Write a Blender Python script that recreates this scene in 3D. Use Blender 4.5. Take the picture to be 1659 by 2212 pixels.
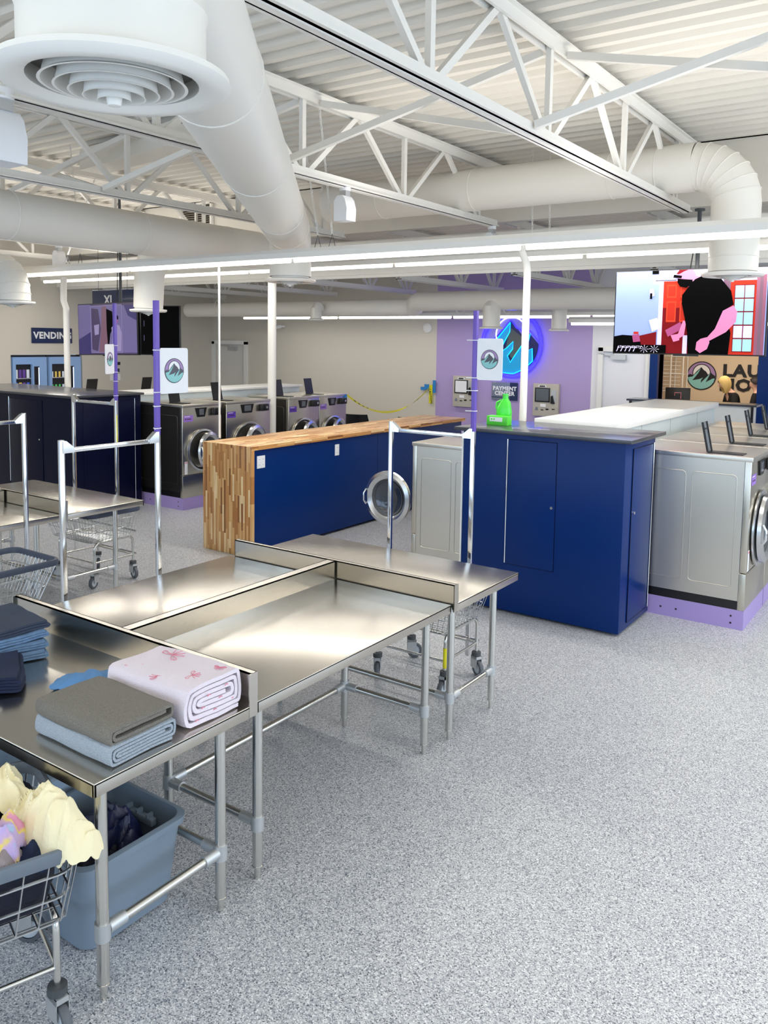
import bpy, bmesh, math, random
from mathutils import Vector, Matrix, noise
R = math.radians
random.seed(7)
for o in list(bpy.data.objects): bpy.data.objects.remove(o, do_unlink=True)
scn = bpy.context.scene
col = scn.collection

# ------------------------------------------------------------------ camera
YAW, PIT, ROL, FPX = .60795, .093436, .015171, 1789.8
fw = Vector((-math.sin(YAW)*math.cos(PIT), math.cos(YAW)*math.cos(PIT), -math.sin(PIT)))
r0 = Vector((math.cos(YAW), math.sin(YAW), 0)); u0 = r0.cross(fw)
rt = r0*math.cos(ROL)+u0*math.sin(ROL); up = -r0*math.sin(ROL)+u0*math.cos(ROL)
cam = bpy.data.cameras.new('camera'); camo = bpy.data.objects.new('camera', cam); col.objects.link(camo)
m = Matrix((rt, up, -fw)).transposed().to_4x4(); m.translation = (0, 0, 2.15); camo.matrix_world = m
cam.sensor_width = 36; cam.lens = FPX/2212*36; cam.shift_y = -201.5/2212; cam.clip_start = .05
scn.camera = camo

# ------------------------------------------------------------------ world, lights, exposure
w = bpy.data.worlds.new('world'); scn.world = w; w.use_nodes = True
bg = w.node_tree.nodes['Background']; bg.inputs[0].default_value = (.62, .78, 1, 1); bg.inputs[1].default_value = 1.2
def area(name, loc, rot, sx, sy, power, c=(1, 1, 1)):
    l = bpy.data.lights.new(name, 'AREA'); l.shape = 'RECTANGLE'; l.size = sx; l.size_y = sy; l.energy = power; l.color = c
    o = bpy.data.objects.new(name, l); o.location = loc; o.rotation_euler = rot; col.objects.link(o); return o
area('storefront_daylight', (-3.5, -2.9, 1.7), (R(118), 0, 0), 12, 2.6, 205, (.60, .79, 1))
area('side_window_daylight', (3.3, 4.5, 1.7), (R(115), 0, R(90)), 9, 2.4, 225, (.68, .83, 1))
for y, z, x0, x1, pd, pu, ups in ((6.05, 2.86, -13, 3, 190, 8, ((-13, -8.7), (-4.3, 3))), (8.35, 3.02, -13, 3, 140, 6, ((-13, -8.3), (-1.0, 3))), (12.0, 2.52, -11.5, -2.5, 42, 0, ()), (-1.2, 2.95, -12, 3, 60, 19, ((-12, 3),)), (2.6, 2.95, .5, 3.2, 40, 12, ((.5, 3.2),))):  # final pair: unseen lamps added near the camera to brighten the foreground
    area('strip_and_fill_glow', ((x0+x1)/2, y, z), (0, 0, 0), x1-x0, .12, pd, (1, .955, .89))
    for a, b in ups: area('strip_and_fill_glow', ((a+b)/2, y, z+.17), (R(180), 0, 0), b-a, .12, pu*(b-a), (1, .95, .88))
area('office_glow', (-3.2, 14.6, 2.6), (0, 0, 0), 2, 1, 45, (1, .86, .68))
scn.view_settings.view_transform = 'Standard'; scn.view_settings.look = 'None'
scn.view_settings.exposure = -0.25; scn.view_settings.gamma = 1; scn.view_settings.use_curve_mapping = False
scn.cycles.use_denoising = True
scn.cycles.max_bounces = 7; scn.cycles.diffuse_bounces = 4; scn.cycles.glossy_bounces = 4
scn.cycles.sample_clamp_indirect = 6

# ------------------------------------------------------------------ materials
def lin(c): return tuple(((v/255/12.92) if v/255 <= .04045 else ((v/255+.055)/1.055)**2.4) for v in c)+(1,)
def mat(name, c=(200, 200, 200), rough=.5, metal=0, emit=0, coat=0, bump=0, bscale=60, trans=0, spec=None, var=0, vscale=8):
    m = bpy.data.materials.new(name); m.use_nodes = True; nt = m.node_tree; b = nt.nodes['Principled BSDF']
    b.inputs['Base Color'].default_value = lin(c); b.inputs['Roughness'].default_value = rough; b.inputs['Metallic'].default_value = metal
    if coat: b.inputs['Coat Weight'].default_value = coat; b.inputs['Coat Roughness'].default_value = .08
    if emit: b.inputs['Emission Color'].default_value = lin(c); b.inputs['Emission Strength'].default_value = emit
    if trans: b.inputs['Transmission Weight'].default_value = trans
    if spec is not None: b.inputs['Specular IOR Level'].default_value = spec
    if bump or var:
        tc = nt.nodes.new('ShaderNodeTexCoord'); n = nt.nodes.new('ShaderNodeTexNoise'); n.inputs['Scale'].default_value = bscale; n.inputs['Detail'].default_value = 4
        nt.links.new(tc.outputs['Object'], n.inputs['Vector'])
        if bump:
            bp = nt.nodes.new('ShaderNodeBump'); bp.inputs['Strength'].default_value = bump; bp.inputs['Distance'].default_value = .01
            nt.links.new(n.outputs['Fac'], bp.inputs['Height']); nt.links.new(bp.outputs[0], b.inputs['Normal'])
        if var:
            n2 = nt.nodes.new('ShaderNodeTexNoise'); n2.inputs['Scale'].default_value = vscale; n2.inputs['Detail'].default_value = 3
            nt.links.new(tc.outputs['Object'], n2.inputs['Vector'])
            mx = nt.nodes.new('ShaderNodeMixRGB'); mx.inputs[1].default_value = lin(tuple(v*(1-var) for v in c)); mx.inputs[2].default_value = lin(tuple(min(255, v*(1+var)) for v in c))
            nt.links.new(n2.outputs['Fac'], mx.inputs[0]); nt.links.new(mx.outputs[0], b.inputs['Base Color'])
    return m
def ramp_nodes(nt, stops, interp='CONSTANT'):
    r = nt.nodes.new('ShaderNodeValToRGB'); e = r.color_ramp; e.interpolation = interp
    while len(e.elements) < len(stops): e.elements.new(.5)
    for el, (p, c) in zip(e.elements, stops): el.position = p; el.color = lin(c)
    return r
def floor_mat():
    m = mat('terrazzo', rough=.30); nt = m.node_tree; b = nt.nodes['Principled BSDF']
    g = nt.nodes.new('ShaderNodeNewGeometry'); v = nt.nodes.new('ShaderNodeTexVoronoi'); v.inputs['Scale'].default_value = 235
    nt.links.new(g.outputs['Position'], v.inputs['Vector'])
    s = nt.nodes.new('ShaderNodeSeparateColor'); nt.links.new(v.outputs['Color'], s.inputs[0])
    r = ramp_nodes(nt, [(0, (84, 88, 100)), (.06, (132, 136, 147)), (.2, (164, 167, 175)), (.42, (190, 192, 196)), (.74, (210, 211, 213)), (.9, (232, 233, 234))])
    nt.links.new(s.outputs[0], r.inputs[0]); nt.links.new(r.outputs[0], b.inputs['Base Color'])
    b.inputs['Roughness'].default_value = .32
    return m
def wood_mat(name, la, ca, third):
    # la: index of the long axis, ca: cross axis
    m = mat(name, rough=.32); nt = m.node_tree; b = nt.nodes['Principled BSDF']; N = nt.nodes.new; L = nt.links.new
    tc = N('ShaderNodeTexCoord'); s = N('ShaderNodeSeparateXYZ'); L(tc.outputs['Object'], s.inputs[0])
    def mth(op, a, bb=None):
        n = N('ShaderNodeMath'); n.operation = op
        if isinstance(a, (int, float)): n.inputs[0].default_value = a
        else: L(a, n.inputs[0])
        if bb is not None:
            if isinstance(bb, (int, float)): n.inputs[1].default_value = bb
            else: L(bb, n.inputs[1])
        return n.outputs[0]
    row = mth('FLOOR', mth('DIVIDE', s.outputs[ca], .024))
    wn = N('ShaderNodeTexWhiteNoise'); wn.noise_dimensions = '1D'; L(row, wn.inputs['W'])
    cell = mth('FLOOR', mth('ADD', mth('DIVIDE', s.outputs[la], .27), mth('MULTIPLY', wn.outputs[0], 7.3)))
    cv = N('ShaderNodeCombineXYZ'); L(row, cv.inputs[0]); L(cell, cv.inputs[1])
    w2 = N('ShaderNodeTexWhiteNoise'); w2.noise_dimensions = '2D'; L(cv.outputs[0], w2.inputs[0])
    r = ramp_nodes(nt, [(0, (150, 96, 50)), (.08, (184, 126, 70)), (.28, (206, 152, 92)), (.55, (226, 182, 122)), (.82, (246, 218, 168))])
    L(w2.outputs[0], r.inputs[0])
    mp = N('ShaderNodeMapping'); sc = [30, 30, 30]; sc[la] = 2.5; mp.inputs['Scale'].default_value = sc; L(tc.outputs['Object'], mp.inputs[0])
    ns = N('ShaderNodeTexNoise'); ns.inputs['Scale'].default_value = 1.5; ns.inputs['Detail'].default_value = 5; L(mp.outputs[0], ns.inputs['Vector'])
    mx = N('ShaderNodeMixRGB'); mx.blend_type = 'MULTIPLY'; mx.inputs[0].default_value = .55
    r2 = ramp_nodes(nt, [(.3, (216, 194, 170)), (.6, (255, 255, 255))], 'LINEAR'); L(ns.outputs['Fac'], r2.inputs[0])
    L(r.outputs[0], mx.inputs[1]); L(r2.outputs[0], mx.inputs[2]); L(mx.outputs[0], b.inputs['Base Color'])
    return m
def pattern_mat(name, base, stops, scale, rough=.9, bump=.3):
    m = mat(name, base, rough=rough, bump=bump, bscale=300); nt = m.node_tree; b = nt.nodes['Principled BSDF']
    tc = nt.nodes.new('ShaderNodeTexCoord'); n = nt.nodes.new('ShaderNodeTexNoise'); n.inputs['Scale'].default_value = scale; n.inputs['Detail'].default_value = 3
    nt.links.new(tc.outputs['Object'], n.inputs['Vector']); r = ramp_nodes(nt, stops, 'LINEAR')
    nt.links.new(n.outputs['Fac'], r.inputs[0]); nt.links.new(r.outputs[0], b.inputs['Base Color'])
    return m
M = dict(
    floor=floor_mat(),
    deck=mat('deck_paint', (226, 221, 211), .55), steelwhite=mat('white_steel_paint', (238, 235, 228), .45),
    ductwhite=mat('duct_paint', (236, 232, 223), .42, bump=.08, bscale=4), wall=mat('cream_wall', (214, 208, 196), .7, bump=.04, bscale=90),
    wallwhite=mat('white_wall', (230, 230, 234), .6), purplewall=mat('lavender_wall', (178, 158, 208), .6),
    trim=mat('white_trim', (236, 235, 232), .4), door=mat('door_paint', (222, 219, 214), .45), doorw=mat('white_door', (232, 233, 240), .45),
    stain=mat('stainless_top', (202, 197, 188), .24, 1, bump=.025, bscale=3), stainb=mat('brushed_stainless', (212, 207, 196), .33, 1, bump=.03, bscale=5),
    tube=mat('stainless_tube', (214, 213, 208), .2, 1), cast=mat('cast_aluminium', (200, 203, 205), .42, .7), chrome=mat('chrome', (225, 227, 230), .1, 1),
    wire=mat('wire_zinc', (205, 208, 210), .28, 1), navy=mat('navy_laminate', (0, 42, 106), .30, spec=.2), navyd=mat('navy_top', (14, 20, 52), .28, coat=.2),
    navyk=mat('dark_navy_laminate', (3, 8, 40), .35, spec=.2), graytop=mat('charcoal_top', (58, 60, 66), .28, coat=.3),
    black=mat('black_plastic', (14, 14, 16), .35), blackm=mat('black_metal', (22, 22, 25), .4, .3), rubber=mat('grey_rubber', (72, 76, 80), .6),
    gray=mat('grey_plastic', (132, 146, 160), .45), bingray=mat('bin_plastic', (128, 144, 160), .42), binlight=mat('pale_bin_plastic', (176, 196, 214), .42),
    rim=mat('basket_rim', (104, 114, 126), .5), rimdark=mat('basket_rim_dark', (66, 74, 92), .5), wheel=mat('wheel_hub', (196, 204, 212), .4), tyre=mat('wheel_tyre', (92, 96, 102), .5),
    purple=mat('lavender_plinth', (170, 150, 210), .4), purplet=mat('purple_tube', (112, 88, 188), .35), purplel=mat('purple_label', (150, 112, 200), .4), purpled=mat('deep_purple_label', (92, 56, 168), .4),
    yellow=mat('yellow_label', (236, 226, 30), .5), white=mat('white_plastic', (242, 243, 246), .35), whiteink=mat('white_ink', (240, 240, 240), .5), blackink=mat('black_ink', (24, 24, 28), .5),
    teal=mat('pale_teal_ink', (142, 204, 204), .5), lilac=mat('lilac_ink', (172, 140, 192), .5), grayink=mat('grey_ink', (86, 88, 98), .5),
    signnavy=mat('sign_navy', (24, 42, 84), .3, coat=.3), signgrey=mat('sign_grey_blue', (122, 132, 150), .3, coat=.3),
    lamp=mat('lit_tube', (255, 250, 240), .5, emit=5.5), glass=mat('dark_glass', (16, 20, 24), .06, coat=.5), glassblue=mat('door_glass', (60, 66, 76), .05, .2, coat=.6),
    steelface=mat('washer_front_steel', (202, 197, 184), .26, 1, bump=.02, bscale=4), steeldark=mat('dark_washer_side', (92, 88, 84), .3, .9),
    alum=mat('cast_ring', (208, 210, 212), .24, 1), screen=mat('screen_grey', (92, 98, 104), .2, coat=.4), kiosk=mat('kiosk_beige', (190, 184, 172), .45),
    green=mat('bottle_green', (70, 214, 60), .3, coat=.3), greend=mat('box_green', (88, 220, 62), .4), tape=mat('caution_tape', (226, 216, 30), .4), btape=mat('blue_tape', (40, 130, 200), .6),
    neonb=mat('neon_blue', (40, 30, 255), .5, emit=5), neonc=mat('neon_cyan', (20, 180, 235), .5, emit=2.0), neonfill=mat('neon_cyan_panel', (20, 150, 200), .4, emit=.35), neonw=mat('neon_white', (235, 235, 255), .5, emit=2.5),
    neonstone=mat('sign_dark_stone', (92, 96, 92), .7, bump=.3, bscale=120), neonnavy=mat('sign_dark_navy', (12, 8, 80), .4), neonlil=mat('sign_lilac', (150, 140, 200), .4),
    cable=mat('grey_cable', (70, 72, 76), .5), vent=mat('dark_gap', (66, 60, 50), .8), dust=mat('dusty_black', (28, 26, 24), .9, var=.4, vscale=40),
    counterw=mat('white_counter', (240, 240, 238), .35), bulk=mat('white_panel', (222, 232, 234), .35), outlet=mat('outlet_plate', (236, 238, 242), .35),
    woodtop=wood_mat('butcher_block_top', 1, 0, 2), woodend=wood_mat('butcher_block_end', 2, 0, 1), woodedge=wood_mat('butcher_block_edge', 1, 2, 0),
    skin=mat('skin', (222, 178, 156), .5), hair=mat('blonde_hair', (222, 190, 120), .6, bump=.6, bscale=120), hairk=mat('dark_hair', (28, 22, 22), .6), cloth=mat('black_cloth', (18, 18, 22), .85),
    towelgrey=mat('grey_towel', (134, 130, 122), .95, bump=1, bscale=240, var=.22, vscale=260), towelblue=mat('pale_blue_towel', (178, 190, 203), .95, bump=1, bscale=240, var=.1, vscale=200),
    toweledge=mat('blue_towel_edge', (170, 190, 210), .95, bump=.4, bscale=300), blueshirt=mat('blue_shirt', (92, 140, 190), .85, bump=.25, bscale=60),
    denim=mat('denim', (24, 36, 66), .9, bump=.4, bscale=500, var=.25, vscale=14), denimlight=mat('light_denim', (108, 140, 176), .9, bump=.4, bscale=500, var=.15, vscale=40),
    denimgrey=mat('grey_denim', (56, 66, 86), .9, bump=.4, bscale=500, var=.1, vscale=14), navycloth=mat('navy_cloth', (8, 13, 32), .7, bump=.3, bscale=50, var=.5, vscale=9), blackcloth=mat('black_garment', (16, 18, 26), .8, bump=.2, bscale=90),
    royal=mat('royal_blue_nylon', (10, 18, 62), .42, bump=.3, bscale=30), cream=mat('cream_cloth', (240, 230, 192), .85, bump=.25, bscale=60), greycloth=mat('grey_fleece', (150, 140, 142), .95, bump=.6, bscale=300),
    tiedye=pattern_mat('tie_dye_cloth', (180, 160, 210), [(.36, (150, 200, 214)), (.44, (190, 170, 220)), (.52, (206, 176, 210)), (.58, (232, 214, 96)), (.64, (220, 150, 180))], 11),
    tvwall=mat('picture_pale_blue', (140, 158, 218), .6, spec=.1, emit=0.61), tvwall2=mat('picture_lavender', (176, 178, 224), .6, spec=.1, emit=0.58), tvdoor=mat('picture_red_door', (176, 44, 30), .6, spec=.1, emit=0.58), tvdoord=mat('picture_dark_red', (112, 16, 22), .6, spec=.1, emit=0.50),
    tvdoorl=mat('picture_orange_red', (196, 62, 38), .6, spec=.1, emit=0.58), tvblack=mat('picture_black', (2, 2, 3), .6, spec=.05), tvskin=mat('picture_skin', (204, 122, 164), .6, spec=.1, emit=0.58), tvskind=mat('picture_skin_dark', (160, 74, 120), .6, spec=.1, emit=0.50),
    tvsky=mat('picture_window_blue', (150, 206, 232), .6, spec=.1, emit=0.65), tvcurt=mat('picture_curtain', (132, 84, 104), .6, spec=.1, emit=0.50), tvtrim=mat('picture_white_trim', (200, 190, 236), .6, spec=.1, emit=0.65), tvgrey=mat('picture_dull_purple', (92, 84, 128), .3, emit=.6),
    tvgrey2=mat('picture_plum', (58, 46, 80), .3, emit=.5), tvbrown=mat('picture_brown', (104, 74, 92), .3, emit=.5), tvpale=mat('picture_pale_shirt', (128, 118, 156), .3, emit=.6), tvnavy=mat('picture_navy', (40, 34, 90), .3, emit=.6), tvw=mat('picture_white', (214, 206, 236), .6, spec=.1, emit=0.65),
    vendglow=mat('vending_pane', (120, 150, 190), .15, emit=.35, coat=.4), vendlit=mat('vending_tube', (200, 215, 255), .4, emit=2), vendin=mat('vending_inside', (44, 54, 78), .4, emit=.12),
    officewall=mat('office_wall', (226, 204, 176), .7),
)
for i, c in enumerate(((60, 90, 190), (190, 80, 60), (70, 190, 90), (210, 215, 225), (90, 60, 140), (220, 190, 90))): M['pk%d' % i] = mat('snack_pack', c, .4, emit=.25)
def blanket_mat():
    m = mat('white_plush', (238, 228, 238), .95, bump=.5, bscale=260); nt = m.node_tree; b = nt.nodes['Principled BSDF']
    return m
M['plush'] = blanket_mat(); M['bow'] = mat('pink_bow_print', (226, 140, 160), .9)

# ------------------------------------------------------------------ mesh builder
class MB:
    def __init__(s): s.v = []; s.f = []; s.mi = []; s.m = []; s.sh = []
    def _m(s, mt):
        if mt is None: mt = s.m[-1] if s.m else M['steelwhite']
        if mt not in s.m: s.m.append(mt)
        return s.m.index(mt)
    def add(s, vs, fs, mt=None, T=None, smooth=False):
        k = len(s.v); i = s._m(mt)
        for p in vs: s.v.append(T @ Vector(p) if T else Vector(p))
        for f in fs: s.f.append(tuple(a+k for a in f)); s.mi.append(i); s.sh.append(smooth)
        return s
    def box(s, x0, y0, z0, x1, y1, z1, mt=None, T=None, b=0):
        if b:
            bm = bmesh.new(); bmesh.ops.create_cube(bm, size=1)
            for q in bm.verts: q.co = Vector(((x0+x1)/2+q.co.x*(x1-x0), (y0+y1)/2+q.co.y*(y1-y0), (z0+z1)/2+q.co.z*(z1-z0)))
            bmesh.ops.bevel(bm, geom=bm.edges[:], offset=b, segments=3, profile=.5, affect='EDGES')
            bm.verts.index_update(); vs = [q.co.copy() for q in bm.verts]; fs = [[q.index for q in f.verts] for f in bm.faces]; bm.free()
            return s.add(vs, fs, mt, T, True)
        vs = [(x, y, z) for z in (z0, z1) for y in (y0, y1) for x in (x0, x1)]
        return s.add(vs, [(0, 2, 3, 1), (4, 5, 7, 6), (0, 1, 5, 4), (2, 6, 7, 3), (0, 4, 6, 2), (1, 3, 7, 5)], mt, T)
    def tube(s, pts, r, mt=None, n=10, T=None, cap=True, closed=False, rs=None):
        pts = [Vector(p) for p in pts]; N = len(pts); vs = []; fs = []
        pu = None
        for i, p in enumerate(pts):
            if closed: d = (pts[(i+1) % N]-pts[i-1]).normalized()
            else: d = (pts[min(i+1, N-1)]-pts[max(i-1, 0)]).normalized()
            if pu is None: pu = Vector((0, 0, 1)) if abs(d.z) < .9 else Vector((1, 0, 0))
            a = d.cross(pu).normalized(); pu = a.cross(d).normalized()
            rr = rs[i] if rs else r
            for k in range(n):
                t = 2*math.pi*(k+.5)/n; vs.append(p+(a*math.cos(t)+pu*math.sin(t))*rr)
        M_ = N if closed else N-1
        for i in range(M_):
            for k in range(n):
                j = (i+1) % N
                fs.append((i*n+k, i*n+(k+1) % n, j*n+(k+1) % n, j*n+k))
        if cap and not closed: fs.append(tuple(range(n))[::-1]); fs.append(tuple((N-1)*n+k for k in range(n)))
        return s.add(vs, fs, mt, T, n > 4)
    def cyl(s, a, b, r, mt=None, n=16, r2=None, T=None): return s.tube([a, b], r, mt, n, T, rs=[r, r2 if r2 is not None else r])
    def bar(s, a, b, w_, h_=None, mt=None):
        a = Vector(a); b = Vector(b); h_ = h_ or w_; d = (b-a).normalized(); u_ = Vector((0, 0, 1)) if abs(d.z) < .95 else Vector((0, 1, 0))
        x = d.cross(u_).normalized(); y = x.cross(d).normalized()
        vs = [p+x*sx*w_/2+y*sy*h_/2 for p in (a, b) for sx, sy in ((-1, -1), (1, -1), (1, 1), (-1, 1))]
        return s.add(vs, [(0, 1, 2, 3)[::-1], (4, 5, 6, 7), (0, 1, 5, 4), (1, 2, 6, 5), (2, 3, 7, 6), (3, 0, 4, 7)], mt)
    def lathe(s, prof, mt=None, n=32, T=None):
        vs = []; fs = []; K = len(prof)
        for k in range(n):
            t = 2*math.pi*k/n
            for r_, z in prof: vs.append((r_*math.cos(t), r_*math.sin(t), z))
        for k in range(n):
            j = (k+1) % n
            for i in range(K-1): fs.append((k*K+i, j*K+i, j*K+i+1, k*K+i+1))
        return s.add(vs, fs, mt, T, True)
    def poly(s, pts, z, mt=None, T=None): return s.add([(x, y, z) for x, y in pts], [tuple(range(len(pts)))], mt, T)
    def prism(s, pts, z0, z1, mt=None, T=None, smooth=False):
        n = len(pts); vs = [(x, y, z0) for x, y in pts]+[(x, y, z1) for x, y in pts]
        s.add(vs, [tuple(range(n))[::-1], tuple(range(n, 2*n))], mt, T)
        return s.add(vs, [(i, (i+1) % n, n+(i+1) % n, n+i) for i in range(n)], mt, T, smooth)
    def ball(s, c, rx, ry=None, rz=None, mt=None, n=16, T=None):
        ry = ry or rx; rz = rz or rx; K = n//2; vs = []; fs = []
        for i in range(K+1):
            a = math.pi*i/K
            for k in range(n):
                t = 2*math.pi*k/n; vs.append((c[0]+rx*math.sin(a)*math.cos(t), c[1]+ry*math.sin(a)*math.sin(t), c[2]+rz*math.cos(a)))
        for i in range(K):
            for k in range(n): fs.append((i*n+k, (i+1)*n+k, (i+1)*n+(k+1) % n, i*n+(k+1) % n))
        return s.add(vs, fs, mt, T, True)
    def text(s, txt, size, mt, T, ext=.001, off=.0, sx=1):
        c = bpy.data.curves.new('t', 'FONT'); c.body = txt; c.size = size; c.extrude = ext; c.offset = off; c.align_x = 'CENTER'; c.align_y = 'CENTER'; c.resolution_u = 2; c.space_character = 1+off/size*2.2
        o = bpy.data.objects.new('t', c); me = bpy.data.meshes.new_from_object(o)
        s.add([(v.co.x*sx, v.co.y, v.co.z) for v in me.vertices], [tuple(p.vertices) for p in me.polygons], mt, T)
        bpy.data.objects.remove(o); bpy.data.meshes.remove(me); bpy.data.curves.remove(c); return s
    def build(s, name, parent=None, label=None, kind=None):
        off = OFF.get(parent.name, Vector()) if parent else Vector()
        if parent and parent.name in OFFP: off = OFFP[parent.name]
        me = bpy.data.meshes.new(name); me.from_pydata([v-off for v in s.v], [], s.f)
        for mt in s.m: me.materials.append(mt)
        me.polygons.foreach_set('material_index', s.mi); me.polygons.foreach_set('use_smooth', s.sh)
        me.validate(); me.update()
        try: me.set_sharp_from_angle(angle=R(38))
        except Exception: pass
        o = bpy.data.objects.new(name, me); col.objects.link(o)
        if parent: o.parent = parent; OFFP[o.name] = off
        if label: o['label'] = label
        if kind: o['kind'] = kind
        return o
OFF = {}; OFFP = {}
def thing(name, label, cat, loc=(0, 0, 0), group=None, rz=0, local=False):
    """Empty at the base; parts are given in world coordinates unless local."""
    o = bpy.data.objects.new(name, None); col.objects.link(o); o.location = loc; o.rotation_euler = (0, 0, rz); o.empty_display_size = .1
    o['label'] = label; o['category'] = cat
    if group: o['group'] = group
    OFF[o.name] = Vector() if local else Vector(loc)
    return o
def tag(o, label, cat, group=None, kind=None):
    o['label'] = label; o['category'] = cat
    if group: o['group'] = group
    if kind: o['kind'] = kind
    return o
def struct(name, mb): return mb.build(name, kind='structure')
def setbase(o, base):
    base = Vector(base)
    for v in o.data.vertices: v.co -= base
    o.location = base; return o
def dup(root, loc, rz=0, label=None, group=None):
    r = root.copy(); col.objects.link(r); r.location = loc; r.rotation_euler = (0, 0, rz)
    if label: r['label'] = label
    if group: r['group'] = group
    for ch in list(root.children):
        c = ch.copy(); col.objects.link(c); c.parent = r
        for g in list(ch.children):
            d = g.copy(); col.objects.link(d); d.parent = c
    return r
def FX(x, y, z, face):
    """Matrix: local xy drawn on a vertical plane, local +z facing 'face'."""
    d = {'-y': Matrix(((1, 0, 0), (0, 0, -1), (0, 1, 0))), '+x': Matrix(((0, 0, 1), (1, 0, 0), (0, 1, 0))), '-x': Matrix(((0, 0, -1), (-1, 0, 0), (0, 1, 0))), '+y': Matrix(((-1, 0, 0), (0, 0, 1), (0, 1, 0)))}[face]
    return Matrix.Translation((x, y, z)) @ d.to_4x4()
def circ(r_, n=40, cx=0, cy=0, a0=0, a1=2*math.pi):
    full = abs(a1-a0-2*math.pi) < 1e-6
    return [(cx+r_*math.cos(a0+(a1-a0)*k/(n if full else n-1)), cy+r_*math.sin(a0+(a1-a0)*k/(n if full else n-1))) for k in range(n)]
def emblem(mb, r_, T, dz=.0008, K=None):
    """Round mountain emblem of radius r_ drawn in the xy plane of T."""
    K = K or dict(ring='blackink', sky='lilac', moon='white', rock='blackink', snow='teal')
    mb.poly(circ(r_), dz, M[K['ring']], T); mb.poly(circ(r_*.93), 2*dz, M[K['sky']], T)
    mb.poly(circ(r_*.62, cy=.20*r_), 3*dz, M[K['ring']], T); mb.poly(circ(r_*.56, cy=.20*r_), 4*dz, M[K['moon']], T)
    def q(pts, z, mt): mb.poly([(x*r_, y*r_) for x, y in pts], z, M[mt], T)
    rr = .93
    arc = [(rr*math.cos(a), rr*math.sin(a)) for a in [R(d) for d in range(180, 361, 12)]]
    q([(-.93, -.0), (-.78, .1), (-.55, .02), (-.33, .30), (-.12, .50), (-.03, .60), (.12, .42), (.3, .3), (.45, .08), (.62, .26), (.75, .12), (.93, 0)][::-1]+arc, 5*dz, K['rock'])
    arc2 = [(rr*math.cos(R(d)), rr*math.sin(R(d))) for d in range(190, 345, 12)]
    q(arc2+[(.9, -.18), (.80, -.16), (.55, -.30), (.30, -.45), (.42, -.22), (.60, .20), (.45, .02), (.30, -.14), (.12, -.34), (-.02, -.50), (.0, -.30), (.12, -.12), (-.12, -.24), (-.60, -.34), (-.40, -.08), (-.22, .18), (-.06, .50), (-.32, .22), (-.6, -.08), (-.82, -.12)], 6*dz, K['snow'])
def sheet(fn, nu, nv, mt, thick=.004, closed_u=False):
    """Cloth: surface fn(u,v) with thickness."""
    mb = MB(); P = [[Vector(fn(i/nu, j/nv)) for j in range(nv+1)] for i in range(nu+1)]
    def nrm(i, j):
        a = P[min(i+1, nu)][j]-P[max(i-1, 0)][j]; b = P[i][min(j+1, nv)]-P[i][max(j-1, 0)]
        n = a.cross(b); return n.normalized() if n.length > 1e-9 else Vector((0, 0, 1))
    top = [P[i][j]+nrm(i, j)*thick/2 for i in range(nu+1) for j in range(nv+1)]; bot = [P[i][j]-nrm(i, j)*thick/2 for i in range(nu+1) for j in range(nv+1)]
    n = len(top); W = nv+1; fs = []
    for i in range(nu):
        for j in range(nv):
            a = i*W+j; fs.append((a, a+W, a+W+1, a+1)); fs.append((n+a, n+a+1, n+a+W+1, n+a+W))
    edge = [j for j in range(nv+1)]+[i*W+nv for i in range(1, nu+1)]+[nu*W+j for j in range(nv-1, -1, -1)]+[i*W for i in range(nu-1, 0, -1)]
    for k in range(len(edge)): a, b = edge[k], edge[(k+1) % len(edge)]; fs.append((a, b, n+b, n+a))
    mb.add(top+bot, fs, mt, None, True); return mb
def fbm(p, sc, oct_=4):
    v = 0; a = 1; t = 0
    for k in range(oct_): v += a*noise.noise(Vector(p)*sc*(2**k)); t += a; a *= .5
    return v/t
def ridge(p, sc, oct_=3):
    v = 0; a = 1; t = 0
    for k in range(oct_): v += a*(1-abs(noise.noise(Vector(p)*sc*(1.9**k)))*2); t += a; a *= .5
    return v/t

# ------------------------------------------------------------------ structure
struct('floor', MB().box(-13.9, -3, -.1, 3.5, 16.7, 0, M['floor']))
def corrugated(x0, x1, y0, y1, z, pitch=.2, d=.04):
    mb = MB(); prof = []; y = y0
    while y < y1:
        for a, h in ((0, 0), (.32, 0), (.42, d), (.9, d)): prof.append((min(y+a*pitch, y1), z+h))
        y += pitch
    prof.append((y1, z)); n = len(prof); vs = [(x0, a, b) for a, b in prof]+[(x1, a, b) for a, b in prof]
    mb.add(vs, [(i, i+1, n+i+1, n+i) for i in range(n-1)], M['deck'])
    mb.box(x0, y0, z+d+.02, x1, y1, z+d+.06, M['deck']); return mb
struct('ceiling', corrugated(-13.9, 3.5, -3, 9.12, 4.25))
struct('ceiling', corrugated(-13.9, 3.5, 9.25, 16.7, 3.72))
struct('trim_1', MB().box(-13.9, 9.12, 3.6, 3.5, 9.25, 4.33, M['deck'])).name = 'wall_step'
mb = MB().box(-13.9, -3, 0, -13.7, 8.20, 4.4, M['wall']).box(-13.9, 9.64, 0, -13.7, 13.2, 4.4, M['wall']).box(-13.9, 8.20, 1.81, -13.7, 9.64, 4.4, M['wall']); struct('wall_left', mb)
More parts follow.
